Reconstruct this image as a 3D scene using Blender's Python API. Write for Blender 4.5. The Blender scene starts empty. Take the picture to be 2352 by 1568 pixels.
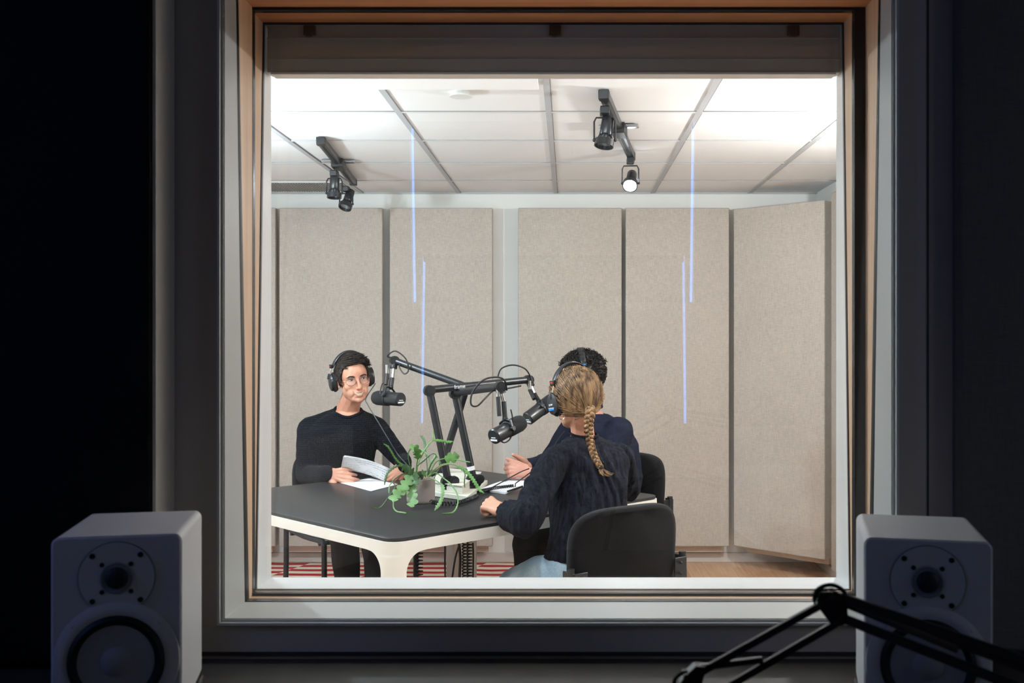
import bpy, bmesh, math, random
from mathutils import Vector, Matrix, noise
from mathutils.bvhtree import BVHTree
random.seed(7)
PI = math.pi
V = Vector
CH = 1.40                      # camera height
FPX = 2395.0                   # focal length in pixels of a 2352 wide frame
def P(px, py, d):              # a point seen at (px,py), d metres into the scene
    return V(((px-1304)*d/FPX, d, CH-(py-780)*d/FPX))
def lin(c):
    return tuple((x/12.92 if x <= .04045 else ((x+.055)/1.055)**2.4) for x in c)
def rgb(r, g, b): return lin((r/255, g/255, b/255))

# ------------------------------------------------------------ materials
MATS = {}
def mat(name, col, rough=.5, metal=0., bump=None, var=None, spec=.5, emis=None, sheen=0, sss=0):
    """col in sRGB 0-255; bump=(scale xyz, strength, dist); var=(scale xyz, amount)"""
    if name in MATS: return MATS[name]
    m = bpy.data.materials.new(name); m.use_nodes = True
    nt = m.node_tree; N = nt.nodes; L = nt.links
    b = N['Principled BSDF']
    c = rgb(*col)
    b.inputs['Base Color'].default_value = (*c, 1)
    b.inputs['Roughness'].default_value = rough
    b.inputs['Metallic'].default_value = metal
    b.inputs['Specular IOR Level'].default_value = spec
    if sheen: b.inputs['Sheen Weight'].default_value = sheen
    if sss:
        b.inputs['Subsurface Weight'].default_value = sss
        b.inputs['Subsurface Radius'].default_value = (.012, .005, .003)
        b.inputs['Subsurface Scale'].default_value = 1
    if emis:
        b.inputs['Emission Color'].default_value = (*rgb(*emis[0]), 1)
        b.inputs['Emission Strength'].default_value = emis[1]
    tc = N.new('ShaderNodeTexCoord')
    def noi(scale, detail=3):
        mp = N.new('ShaderNodeMapping'); mp.inputs['Scale'].default_value = scale
        L.new(tc.outputs['Object'], mp.inputs['Vector'])
        n = N.new('ShaderNodeTexNoise'); n.inputs['Scale'].default_value = 1
        n.inputs['Detail'].default_value = detail
        L.new(mp.outputs[0], n.inputs['Vector']); return n
    if var:
        n = noi(var[0])
        mr = N.new('ShaderNodeMapRange'); mr.inputs['From Min'].default_value = .3; mr.inputs['From Max'].default_value = .7
        mr.inputs['To Min'].default_value = 1-var[1]; mr.inputs['To Max'].default_value = 1+var[1]
        L.new(n.outputs['Fac'], mr.inputs['Value'])
        mx = N.new('ShaderNodeVectorMath'); mx.operation = 'SCALE'; mx.inputs[0].default_value = c
        L.new(mr.outputs[0], mx.inputs['Scale']); L.new(mx.outputs[0], b.inputs['Base Color'])
    if bump:
        n = noi(bump[0]); bp = N.new('ShaderNodeBump')
        bp.inputs['Strength'].default_value = bump[1]; bp.inputs['Distance'].default_value = bump[2]
        L.new(n.outputs['Fac'], bp.inputs['Height']); L.new(bp.outputs[0], b.inputs['Normal'])
    MATS[name] = m
    return m
class G:                                   # small node-graph helper
    def __init__(s, name, rough=.6):
        s.m = bpy.data.materials.new(name); s.m.use_nodes = True; s.N = s.m.node_tree.nodes; s.L = s.m.node_tree.links
        s.b = s.N['Principled BSDF']; s.b.inputs['Roughness'].default_value = rough
        s.tc = s.N.new('ShaderNodeTexCoord').outputs['Object']
        sp = s.N.new('ShaderNodeSeparateXYZ'); s.L.new(s.tc, sp.inputs[0]); s.x, s.y, s.z = sp.outputs
        MATS[name] = s.m
    def put(s, sock, v):
        if isinstance(v, (int, float)): sock.default_value = v
        elif isinstance(v, tuple): sock.default_value = (*v, 1) if len(v) == 3 and len(sock.default_value) == 4 else v
        else: s.L.new(v, sock)
    def math(s, op, a, b=0.):
        n = s.N.new('ShaderNodeMath'); n.operation = op; s.put(n.inputs[0], a); s.put(n.inputs[1], b); return n.outputs[0]
    def noise(s, scale, detail=3, vec=None):
        mp = s.N.new('ShaderNodeMapping'); mp.inputs['Scale'].default_value = scale
        s.L.new(vec or s.tc, mp.inputs['Vector']); n = s.N.new('ShaderNodeTexNoise'); n.inputs['Scale'].default_value = 1
        n.inputs['Detail'].default_value = detail; s.L.new(mp.outputs[0], n.inputs['Vector']); return n.outputs['Fac']
    def rng(s, v, a, b, c, d):
        n = s.N.new('ShaderNodeMapRange'); s.put(n.inputs['Value'], v)
        for k, q in zip(('From Min', 'From Max', 'To Min', 'To Max'), (a, b, c, d)): n.inputs[k].default_value = q
        return n.outputs[0]
    def mix(s, f, a, b):
        n = s.N.new('ShaderNodeMix'); n.data_type = 'RGBA'; s.put(n.inputs[0], f); s.put(n.inputs[6], a); s.put(n.inputs[7], b); return n.outputs[2]
    def comb(s, x, y, z):
        n = s.N.new('ShaderNodeCombineXYZ'); s.put(n.inputs[0], x); s.put(n.inputs[1], y); s.put(n.inputs[2], z); return n.outputs[0]
    def white(s, vec):
        n = s.N.new('ShaderNodeTexWhiteNoise'); s.L.new(vec, n.inputs['Vector']); return n.outputs['Value']
    def color(s, c): s.put(s.b.inputs['Base Color'], c)
    def bump(s, h, st, dist=.002):
        n = s.N.new('ShaderNodeBump'); n.inputs['Strength'].default_value = st; n.inputs['Distance'].default_value = dist
        s.L.new(h, n.inputs['Height']); s.L.new(n.outputs[0], s.b.inputs['Normal'])

def linen(name, col, amt):
    g = G(name, .95); g.b.inputs['Specular IOR Level'].default_value = .15
    a = g.noise((420, 420, 22), 3); b = g.noise((34, 34, 460), 3); c = g.noise((3, 3, 2), 2)
    s = g.math('ADD', g.math('ADD', a, b), g.math('MULTIPLY', c, .25))
    f = g.rng(s, .85, 1.4, 1-amt, 1+amt)
    n = g.N.new('ShaderNodeVectorMath'); n.operation = 'SCALE'; n.inputs[0].default_value = rgb(*col)
    g.L.new(f, n.inputs['Scale']); g.color(n.outputs[0]); g.bump(s, .35, .003)
    return g.m
linen('panel_linen', (186, 177, 167), .18)
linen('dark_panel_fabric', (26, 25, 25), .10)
linen('grey_panel_fabric', (104, 102, 98), .10)
def floor_mat():
    g = G('maple_boards', .35)
    col = g.math('FLOOR', g.math('DIVIDE', g.x, .057))
    off = g.math('MULTIPLY', g.white(g.comb(col, 3., 0.)), .9)
    row = g.math('FLOOR', g.math('DIVIDE', g.math('ADD', g.y, off), .42))
    r = g.white(g.comb(col, row, 1.))
    gr = g.noise((60, 3, 1), 4)
    c1 = g.mix(r, rgb(236, 202, 166), rgb(202, 154, 116))
    c2 = g.mix(g.rng(gr, .35, .7, 0, .45), c1, rgb(170, 112, 76))
    fx = g.math('ABSOLUTE', g.math('SUBTRACT', g.math('FRACT', g.math('DIVIDE', g.x, .057)), .5))
    g.color(g.mix(g.rng(fx, .48, .5, 0, .6), c2, rgb(110, 72, 50))); return g.m
floor_mat()
def rug_mat():
    g = G('striped_rug', .95)
    w = g.noise((5, 5, 5), 1)
    u = g.math('ADD', g.x, g.math('MULTIPLY', g.y, -.4))
    blk = g.math('FLOOR', g.math('DIVIDE', g.math('ADD', u, 9.73), .55))
    par = g.math('MULTIPLY', g.math('MODULO', blk, 2.), .5)
    yy = g.math('ADD', g.math('DIVIDE', g.math('ADD', g.y, g.math('MULTIPLY', w, .035)), .118), par)
    st = g.math('GREATER_THAN', g.math('FRACT', yy), .52)
    g.color(g.mix(st, rgb(234, 224, 206), rgb(180, 32, 38))); g.bump(g.noise((300, 300, 300), 2), .4, .003); return g.m
rug_mat()
def wood_mat(name, a, b, axis):
    g = G(name, .5)
    sc = {'x': (2, 50, 50), 'z': (50, 50, 2)}[axis]
    g.color(g.mix(g.rng(g.noise(sc, 4), .3, .7, 0, 1), rgb(*a), rgb(*b))); return g.m
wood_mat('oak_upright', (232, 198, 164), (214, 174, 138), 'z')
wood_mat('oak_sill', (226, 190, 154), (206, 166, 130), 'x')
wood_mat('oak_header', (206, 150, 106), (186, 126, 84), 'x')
def knit_mat():
    g = G('waffle_knit', .95); g.b.inputs['Specular IOR Level'].default_value = .1
    g.b.inputs['Sheen Weight'].default_value = .03
    a = g.math('SINE', g.math('MULTIPLY', g.x, 620.)); b = g.math('SINE', g.math('MULTIPLY', g.z, 620.))
    s = g.math('MAXIMUM', a, b)
    g.color(g.mix(g.rng(s, -.6, 1., 0, 1), rgb(7, 8, 11), rgb(21, 24, 31))); g.bump(s, .5, .0025); return g.m
knit_mat()
def gauze_mat():
    g = G('crinkled_navy_gauze', .9); g.b.inputs['Specular IOR Level'].default_value = .12
    a = g.noise((85, 85, 7), 2); b = g.noise((40, 40, 110), 2)
    s = g.math('ADD', a, g.math('MULTIPLY', b, .3))
    g.color(g.mix(g.rng(s, .5, .85, 0, 1), rgb(10, 11, 17), rgb(31, 33, 44))); g.bump(s, .55, .009); return g.m
gauze_mat()
def denim_mat():
    g = G('light_blue_denim', .9)
    s = g.noise((400, 400, 60), 2); t = g.noise((9, 9, 9), 3)
    g.color(g.mix(g.rng(g.math('ADD', g.math('MULTIPLY', s, .5), t), .5, 1., 0, 1), rgb(112, 140, 162), rgb(178, 200, 214))); g.bump(t, .5, .01); return g.m
denim_mat()
def glass_mat():
    m = bpy.data.materials.new('window_glass'); m.use_nodes = True; N = m.node_tree.nodes; L = m.node_tree.links
    N.remove(N['Principled BSDF']); out = N['Material Output']
    g = N.new('ShaderNodeNewGeometry'); d = N.new('ShaderNodeVectorMath'); d.operation = 'DOT_PRODUCT'
    L.new(g.outputs['Incoming'], d.inputs[0]); L.new(g.outputs['Normal'], d.inputs[1])
    def M(op, a, b):
        n = N.new('ShaderNodeMath'); n.operation = op
        for i, q in enumerate((a, b)):
            if q is None: continue
            if isinstance(q, (int, float)): n.inputs[i].default_value = q
            else: L.new(q, n.inputs[i])
        return n.outputs[0]
    c = M('ABSOLUTE', d.outputs['Value'], None); k = M('POWER', M('SUBTRACT', 1., c), 5.)
    f = M('ADD', M('MULTIPLY', k, .9), .04)
    tr = N.new('ShaderNodeBsdfTransparent'); tr.inputs[0].default_value = (.985, .99, .988, 1)
    gl = N.new('ShaderNodeBsdfGlossy'); gl.inputs['Roughness'].default_value = 0.0
    mx = N.new('ShaderNodeMixShader'); L.new(f, mx.inputs[0]); L.new(tr.outputs[0], mx.inputs[1]); L.new(gl.outputs[0], mx.inputs[2])
    L.new(mx.outputs[0], out.inputs[0]); MATS['window_glass'] = m
    # spectacle lenses: the same, much fainter mirror
glass_mat()
def pot_mat():
    g = G('ribbed_stoneware', .8)
    an = g.math('ARCTAN2', g.x, g.y)
    a = g.math('SINE', g.math('ADD', g.math('MULTIPLY', an, 60.), g.math('MULTIPLY', g.z, 900.)))
    b = g.math('SINE', g.math('SUBTRACT', g.math('MULTIPLY', an, 60.), g.math('MULTIPLY', g.z, 900.)))
    s = g.math('MAXIMUM', a, g.math('MULTIPLY', b, .6))
    g.color(g.mix(g.rng(s, -1, 1, 0, 1), rgb(118, 104, 98), rgb(172, 158, 150))); g.bump(s, .6, .002); return g.m
pot_mat()
def print_mat():
    g = G('printed_paper', .8)
    line = g.math('GREATER_THAN', g.math('FRACT', g.math('MULTIPLY', g.y, 95.)), .62)
    words = g.math('GREATER_THAN', g.noise((240, 95, 1), 1), .46)
    big = g.math('GREATER_THAN', g.noise((14, 20, 1), 1), .47)
    f = g.math('MULTIPLY', g.math('MULTIPLY', line, words), big)
    g.color(g.mix(g.math('MULTIPLY', f, .5), rgb(228, 228, 228), rgb(90, 90, 95))); return g.m
print_mat()
def hair_mat(name, a, b, sc=(90, 90, 90)):
    g = G(name, .5); g.b.inputs['Specular IOR Level'].default_value = .35
    g.color(g.mix(g.rng(g.noise(sc, 3), .35, .65, 0, 1), rgb(*a), rgb(*b))); return g.m
hair_mat('dark_brown_hair', (20, 15, 13), (46, 36, 31))
hair_mat('black_curly_hair', (13, 11, 11), (34, 28, 26))
hair_mat('honey_blonde_hair', (76, 54, 38), (170, 134, 96), (60, 60, 12))
def skin_mat(name, a, b):
    g = G(name, .5); g.b.inputs['Subsurface Weight'].default_value = .12
    g.b.inputs['Subsurface Radius'].default_value = (.01, .004, .002); g.b.inputs['Subsurface Scale'].default_value = 1
    g.color(g.mix(g.rng(g.noise((16, 16, 16), 3), .35, .65, 0, 1), rgb(*a), rgb(*b))); g.bump(g.noise((500, 500, 500), 2), .08, .001); return g.m
skin_mat('fair_skin', (208, 152, 126), (192, 132, 108))
skin_mat('pale_skin', (214, 162, 142), (202, 142, 124))
skin_mat('olive_skin', (206, 150, 124), (192, 132, 108))

mat('white_paint', (222, 222, 218), .55, bump=((300, 300, 300), .03, .001))
mat('studio_wall_paint', (236, 236, 232), .7, bump=((250, 250, 250), .05, .001))
mat('ceiling_tile', (240, 239, 238), .9, bump=((420, 420, 420), .25, .002), var=((250, 250, 250), .03))
mat('grid_metal', (186, 187, 190), .5)
mat('tile_seam', (140, 142, 146), .8)
mat('control_wall', (186, 178, 171), .8, bump=((300, 300, 300), .06, .001))
mat('casing_white', (205, 205, 200), .45, bump=((4, 60, 60), .05, .001))
mat('sill_white', (212, 212, 211), .35)
mat('black_seal', (14, 15, 17), .45)
mat('spacer_metal', (52, 55, 62), .25, metal=.6)
mat('blind_grey', (182, 186, 180), .5)
mat('groove_dark', (60, 58, 56), .8)
mat('bracket_metal', (70, 66, 60), .4, metal=.5)
mat('table_black', (34, 34, 36), .40, bump=((4, 90, 90), .05, .001), spec=.45)
mat('table_edge', (22, 23, 25), .35)
mat('window_lit_pale', (240, 232, 220), .8)
mat('table_white', (228, 224, 217), .4)
mat('chair_fabric', (16, 16, 19), .95, spec=.15, bump=((500, 500, 500), .5, .002), var=((300, 300, 300), .15), sheen=.08)
mat('chair_metal', (24, 26, 29), .4)
mat('black_metal', (24, 26, 29), .38)
mat('black_plastic', (22, 23, 26), .45)
mat('satin_black', (30, 32, 36), .3)
mat('foam_black', (28, 29, 32), 1., bump=((700, 700, 700), .5, .002))
mat('chrome', (205, 205, 205), .15, metal=1.)
mat('white_label', (232, 232, 232), .6)
mat('red_mark', (190, 50, 36), .5)
mat('blue_mark', (20, 120, 190), .5)
mat('earpad', (20, 21, 24), .7)
mat('white_paper', (236, 236, 240), .8)
mat('cream_pages', (206, 204, 190), .8, var=((4, 4, 900), .12))
mat('black_trousers', (22, 23, 26), .9, bump=((40, 40, 40), .4, .006))
mat('navy_shirt', (19, 24, 42), .85, spec=.2, bump=((25, 25, 14), .6, .012))
mat('teeth', (236, 222, 190), .3)
mat('mouth_dark', (70, 24, 22), .6)
mat('lips', (186, 112, 98), .45)
mat('eye_white', (226, 222, 220), .25)
mat('iris', (34, 24, 22), .15)
mat('eyebrow', (52, 37, 31), .9)
mat('brass_wire', (150, 128, 104), .25, metal=.9)
mat('pot_soil', (52, 42, 34), 1.)
mat('plant_green', (84, 130, 58), .5, var=((30, 30, 30), .3))
mat('plant_pale', (102, 140, 84), .55, var=((30, 30, 30), .2))
mat('plant_dark', (54, 88, 46), .5, var=((30, 30, 30), .3))
mat('plant_tan', (176, 152, 110), .7)
mat('speaker_white', (226, 224, 224), .5, bump=((350, 350, 350), .12, .001))
mat('speaker_cone', (176, 174, 178), .55)
mat('speaker_plate', (150, 152, 160), .6)
mat('speaker_mesh', (46, 46, 52), .6)
mat('rubber', (8, 8, 9), .6)
mat('desk_dark', (58, 54, 50), .6)
mat('spring_steel', (140, 138, 134), .3, metal=.9)
mat('silver', (215, 215, 215), .2, metal=1.)
mat('lamp_glow', (255, 255, 255), .5, emis=((236, 246, 255), 60))
mat('bulb_off', (170, 174, 178), .1, metal=.7)
mat('daylight', (120, 170, 255), .5, emis=((90, 160, 255), 10))
mat('cord', (16, 17, 19), .5)
mat('grey_cord', (70, 76, 80), .5)
mat('pine_rail', (206, 190, 176), .6, var=((2, 50, 50), .08))
mat('baseboard_paint', (214, 206, 200), .5)
mat('carpet_dark', (40, 40, 42), 1.)
mat('hair_tie', (20, 18, 18), .8)
mat('rear_blind', (40, 42, 48), .9)
m = mat('lens_glass', (255, 255, 255), .02)
m.node_tree.nodes['Principled BSDF'].inputs['Alpha'].default_value = .04

# ------------------------------------------------------------ object helpers
col = bpy.context.scene.collection
def mw(o):
    return (mw(o.parent) @ o.matrix_basis) if o.parent else o.matrix_basis.copy()
def put(name, me, m, parent):
    o = bpy.data.objects.new(name, me); col.objects.link(o)
    if m: me.materials.append(MATS[m])
    if parent is not None:
        me.transform(mw(parent).inverted()); o.parent = parent
    elif len(me.vertices):
        xs = [v.co.x for v in me.vertices]; ys = [v.co.y for v in me.vertices]; zs = [v.co.z for v in me.vertices]
        c = V(((min(xs)+max(xs))/2, (min(ys)+max(ys))/2, min(zs)))
        me.transform(Matrix.Translation(-c)); o.location = c
    return o
def obj(name, bm, m, parent=None, smooth=True, bevel=0, seg=2, ang=40):
    bmesh.ops.recalc_face_normals(bm, faces=bm.faces)
    me = bpy.data.meshes.new(name); bm.to_mesh(me); bm.free()
    for p in me.polygons: p.use_smooth = smooth
    if smooth:
        try: me.set_sharp_from_angle(angle=math.radians(ang))
        except Exception: pass
    o = put(name, me, m, parent)
    if bevel:
        b = o.modifiers.new('bevel', 'BEVEL'); b.width = bevel; b.segments = seg; b.limit_method = 'ANGLE'; b.angle_limit = math.radians(40)
    return o
def tag(o, label=None, cat=None, group=None, kind=None):
    if label: o['label'] = label
    if cat: o['category'] = cat
    if group: o['group'] = group
    if kind: o['kind'] = kind
    return o
def thing(name, label, cat, loc=(0, 0, 0), rz=0, group=None, kind=None):
    o = bpy.data.objects.new(name, None); col.objects.link(o); o.empty_display_size = .1
    o.location = loc; o.rotation_euler = (0, 0, rz)
    return tag(o, label, cat, group, kind)
def struct(name, bm, m, parent=None, label=None, **k):
    o = obj(name, bm, m, parent, **k)
    if parent is None: o['kind'] = 'structure'
    if label: o['label'] = label
    return o
B = bmesh.new
def xf(bm, vs, M): bmesh.ops.transform(bm, matrix=M, verts=vs)
def box(bm, c, s, M=None):
    r = bmesh.ops.create_cube(bm, size=1)['verts']
    xf(bm, r, Matrix.Translation(V(c)) @ Matrix.Diagonal((*s, 1)))
    if M: xf(bm, r, M)
    return bm
def bx(bm, x0, x1, y0, y1, z0, z1, M=None):
    return box(bm, ((x0+x1)/2, (y0+y1)/2, (z0+z1)/2), (abs(x1-x0), abs(y1-y0), abs(z1-z0)), M)
def frame_of(d, up=None):
    d = V(d).normalized(); up = V(up) if up is not None else V((0, 0, 1))
    if abs(d.dot(up.normalized())) > .98: up = V((0, 1, 0)) if abs(d.y) < .9 else V((1, 0, 0))
    s = d.cross(up).normalized(); u = s.cross(d).normalized()
    return s, u, d
def ell(bm, c, r, R=None, sub=3):
    if isinstance(r, (int, float)): r = (r, r, r)
    vs = bmesh.ops.create_icosphere(bm, subdivisions=sub, radius=1)['verts']
    M = Matrix.Translation(V(c)) @ (R.to_4x4() if R else Matrix.Identity(4)) @ Matrix.Diagonal((*r, 1))
    xf(bm, vs, M); return bm
def loft(bm, rings, cap=True):
    """rings: lists of equally many points"""
    L = [[bm.verts.new(p) for p in r] for r in rings]; n = len(L[0])
    for a, b in zip(L, L[1:]):
        for i in range(n):
            j = (i+1) % n
            bm.faces.new((a[i], a[j], b[j], b[i]))
    if cap:
        bm.faces.new(L[0][::-1]); bm.faces.new(L[-1])
    return bm
def circ(c, s, u, rs, ru, n=16, ph=0):
    return [V(c)+s*(rs*math.cos(2*PI*i/n+ph))+u*(ru*math.sin(2*PI*i/n+ph)) for i in range(n)]
def smooth_path(pts, k=6):
    pts = [V(p) for p in pts]
    if len(pts) < 3: return pts
    out = []
    for i in range(len(pts)-1):
        p0 = pts[max(i-1, 0)]; p1 = pts[i]; p2 = pts[i+1]; p3 = pts[min(i+2, len(pts)-1)]
        for j in range(k):
            t = j/k
            out.append(.5*((2*p1)+(p2-p0)*t+(2*p0-5*p1+4*p2-p3)*t*t+(3*p1-p0-3*p2+p3)*t**3))
    out.append(pts[-1]); return out
def tube(bm, pts, r, n=10, sm=0, flat=1., up=None):
    """tube along pts; r a number or list; sm = spline subdivisions"""
    N0 = len(pts)
    rr = [r]*N0 if isinstance(r, (int, float)) else list(r)
    if sm and N0 > 2:
        q = smooth_path(pts, sm); rr = [rr[min(int(i/sm), N0-1)]+(rr[min(int(i/sm)+1, N0-1)]-rr[min(int(i/sm), N0-1)])*((i % sm)/sm) for i in range(len(q))]
        pts = q
    pts = [V(p) for p in pts]; rings = []; s = None
    for i, p in enumerate(pts):
        d = (pts[min(i+1, len(pts)-1)]-pts[max(i-1, 0)]).normalized()
        if s is None: s, u, _ = frame_of(d, up)
        else:
            s = (s-d*s.dot(d)).normalized(); u = s.cross(d).normalized()
        rings.append(circ(p, s, u, rr[i], rr[i]*flat, n))
    return loft(bm, rings)
def cyl(bm, a, b, r, r2=None, n=24):
    return tube(bm, [a, b], [r, r if r2 is None else r2], n)
def capsule(bm, a, b, ra, rb, sub=2):
    a = V(a); b = V(b); ell(bm, a, ra, sub=sub); ell(bm, b, rb, sub=sub)
    if (b-a).length > 1e-5: tube(bm, [a, b], [ra, rb], 12)
    return bm
def limb(bm, pts, rs, sub=2):
    for i in range(len(pts)-1): capsule(bm, pts[i], pts[i+1], rs[i], rs[i+1], sub)
    return bm
def lathe(bm, prof, M=None, n=32):
    """prof: (radius, height) pairs, axis z"""
    vs0 = set(bm.verts)
    loft(bm, [[V((max(r, 1e-4)*math.cos(2*PI*i/n), max(r, 1e-4)*math.sin(2*PI*i/n), h)) for i in range(n)] for r, h in prof])
    if M: xf(bm, [v for v in bm.verts if v not in vs0], M)
    return bm
def axis_M(p, d, up=None):
    s, u, d = frame_of(d, up)
    M = Matrix((s, u, d)).transposed().to_4x4(); return Matrix.Translation(V(p)) @ M
def prism(bm, pts, off):
    """closed polygon pts extruded by vector off"""
    a = [bm.verts.new(V(p)) for p in pts]; b = [bm.verts.new(V(p)+V(off)) for p in pts]; n = len(pts)
    bm.faces.new(a[::-1]); bm.faces.new(b)
    for i in range(n): bm.faces.new((a[i], a[(i+1) % n], b[(i+1) % n], b[i]))
    return bm
def remesh(bm, vox, it=4, fac=.5):
    bmesh.ops.recalc_face_normals(bm, faces=bm.faces)
    me = bpy.data.meshes.new('tmp'); bm.to_mesh(me); bm.free()
    o = bpy.data.objects.new('tmp', me); col.objects.link(o)
    r = o.modifiers.new('r', 'REMESH'); r.mode = 'VOXEL'; r.voxel_size = vox
    if it:
        s = o.modifiers.new('s', 'SMOOTH'); s.iterations = it; s.factor = fac
    dg = bpy.context.evaluated_depsgraph_get()
    out = bpy.data.meshes.new_from_object(o.evaluated_get(dg))
    bpy.data.objects.remove(o); bpy.data.meshes.remove(me)
    for p in out.polygons: p.use_smooth = True
    return out
def omesh(name, me, m, parent=None):
    me.name = name; return put(name, me, m, parent)
def words(txt, size, M, m, parent, ext=.0004, align='CENTER', name='lettering'):
    cu = bpy.data.curves.new('t', 'FONT'); cu.body = txt; cu.size = size; cu.extrude = ext; cu.align_x = align; cu.align_y = 'CENTER'
    o = bpy.data.objects.new('t', cu); col.objects.link(o)
    me = bpy.data.meshes.new_from_object(o.evaluated_get(bpy.context.evaluated_depsgraph_get()))
    bpy.data.objects.remove(o); me.transform(M)
    return omesh(name, me, m, parent)
def rrect(x0, x1, y0, y1, r, n=6):
    out = []
    for cx, cy, a in ((x1-r, y1-r, 0), (x0+r, y1-r, 90), (x0+r, y0+r, 180), (x1-r, y0+r, 270)):
        for i in range(n+1):
            t = math.radians(a+90*i/n); out.append((cx+r*math.cos(t), cy+r*math.sin(t)))
    return out
def copy_tree(o, parent=None):
    c = o.copy(); col.objects.link(c); c.parent = parent
    for ch in o.children: copy_tree(ch, c)
    return c
# ------------------------------------------------------------ camera
cam = bpy.data.cameras.new('camera'); co = bpy.data.objects.new('camera', cam); col.objects.link(co)
co.location = (0, 0, CH); co.rotation_euler = (PI/2, 0, 0)
cam.sensor_width = 36; cam.lens = FPX/2352*36; cam.shift_x = -128/2352; cam.shift_y = -4/2352
cam.clip_start = .05; cam.dof.use_dof = True; cam.dof.focus_distance = 4.6; cam.dof.aperture_fstop = 8
bpy.context.scene.camera = co

# ------------------------------------------------------------ the studio beyond the window
CZ = 2.326; YB = 6.58; XL = -2.05; XR = 1.57; YF = 2.46
struct('floor', bx(B(), XL-.1, XR+.1, YF-.1, YB+.1, -.06, 0), 'maple_boards')
struct('wall_back', bx(B(), XL-.1, XR+.1, YB, YB+.1, 0, CZ+.1), 'studio_wall_paint')
struct('wall_left', bx(B(), XL-.1, XL, YF, YB, 0, CZ+.1), 'studio_wall_paint')
struct('wall_right', bx(B(), XR, XR+.1, YF, YB, 0, CZ+.1), 'studio_wall_paint')
struct('ceiling', bx(B(), XL-.1, XR+.1, YF-.1, YB+.1, CZ, CZ+.08), 'ceiling_tile')
g1 = B(); g2 = B()
xs = [-1.907, -1.297, -.687, -.077, .533, 1.143]
ys = [YF+.04] + [4.232+.61*i for i in range(-2, 4)]
for x in xs: bx(g1, x-.012, x+.012, YF, YB, CZ-.005, CZ)
g3 = B()
for y in ys: bx(g3, XL, XR, y-.009, y+.009, CZ-.0045, CZ)
struct('trim_5', g3, 'white_paint', smooth=False, label='white cross bars of the ceiling grid')
for x in xs: bx(g2, x+.012, x+.0155, YF, YB, CZ-.0035, CZ)
for y in ys: bx(g2, XL, XR, y-.0125, y-.009, CZ-.0035, CZ)
bx(g1, XL, XR, YB-.02, YB, CZ-.007, CZ)
struct('trim_1', g1, 'grid_metal', smooth=False, label='pale grey metal grid between the ceiling tiles')
struct('trim_2', g2, 'tile_seam', smooth=False, label='dark seams beside the ceiling grid')
for nm, b_ in (('baseboard_back', bx(B(), XL, XR, YB-.016, YB, 0, .06)), ('baseboard_right', bx(B(), XR-.016, XR, YF, YB-.016, 0, .06)),
               ('baseboard_left', bx(B(), XL, XL+.016, YF, YB-.016, 0, .06))):
    struct(nm, b_, 'baseboard_paint', bevel=.003)

# the window: two leaves of wall and the lined opening between the rooms
NX0, NX1 = -.691, .652; FX0, FX1 = -.700, .634; WZ0, WZ1 = .839, 2.128
def wall_ring(bm, y0, y1, x0, x1, X0, X1, Z1, z0=WZ0, z1=WZ1):
    bx(bm, X0, x0, y0, y1, 0, Z1); bx(bm, x1, X1, y0, y1, 0, Z1)
    bx(bm, x0, x1, y0, y1, 0, z0); bx(bm, x0, x1, y0, y1, z1, Z1); return bm
struct('wall_front', wall_ring(B(), 2.34, YF, FX0-.01, FX1+.01, XL-.1, XR+.1, CZ+.1, WZ0-.01, WZ1+.01), 'studio_wall_paint', smooth=False)
struct('wall_control_front', wall_ring(B(), 2.10, 2.33, NX0-.012, NX1+.012, -2.3, 2.3, 2.8, WZ0-.012, WZ1+.012), 'control_wall', smooth=False)
win = thing('window_1', 'double glazed studio window with oak lining and tilted panes', None, (0, 2.1, WZ0), kind='structure')
def lining(bm, bots, tops, x0, x1, t=.010, sides='lrbt', ins=0.):
    """a band of the opening's lining between two depths, depths differing at sill and head"""
    (a0, b0), (a1, b1) = bots, tops; z0 = WZ0+ins; z1 = WZ1-ins
    T = t+ins
    if 'l' in sides: prism(bm, [(x0-t, a0, z0), (x0-t, b0, z0), (x0-t, b1, z1), (x0-t, a1, z1)], (T, 0, 0))
    if 'r' in sides: prism(bm, [(x1-ins, a0, z0), (x1-ins, b0, z0), (x1-ins, b1, z1), (x1-ins, a1, z1)], (T, 0, 0))
    if 'b' in sides: bx(bm, x0-t, x1+t, a0, b0, WZ0-t, WZ0+ins)
    if 't' in sides: bx(bm, x0-t, x1+t, a1, b1, WZ1-ins, WZ1+t)
    return bm
struct('near_casing', lining(B(), (2.092, 2.232), (2.092, 2.172), NX0, NX1), 'casing_white', win, smooth=False)
struct('seal', lining(B(), (2.232, 2.258), (2.172, 2.184), NX0, NX1, ins=.001), 'black_seal', win, smooth=False)
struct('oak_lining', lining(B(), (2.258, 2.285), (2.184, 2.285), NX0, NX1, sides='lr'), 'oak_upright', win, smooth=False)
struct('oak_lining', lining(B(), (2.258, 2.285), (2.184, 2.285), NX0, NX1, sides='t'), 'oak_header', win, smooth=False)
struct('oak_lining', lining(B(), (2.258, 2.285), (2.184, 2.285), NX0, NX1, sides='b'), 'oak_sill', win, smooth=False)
sp = lining(B(), (2.285, 2.315), (2.285, 2.315), FX0+.003, FX1, t=.030, ins=.003)
struct('spacer_bar', sp, 'spacer_metal', win, smooth=False)
struct('spacer_seal', lining(B(), (2.283, 2.292), (2.283, 2.292), FX0+.003, FX1, t=.030, ins=.006), 'black_seal', win, smooth=False)
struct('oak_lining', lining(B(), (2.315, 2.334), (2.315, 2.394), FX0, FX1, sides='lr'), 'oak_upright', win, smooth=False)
struct('oak_lining', lining(B(), (2.315, 2.334), (2.315, 2.394), FX0, FX1, sides='t'), 'oak_header', win, smooth=False)
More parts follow.
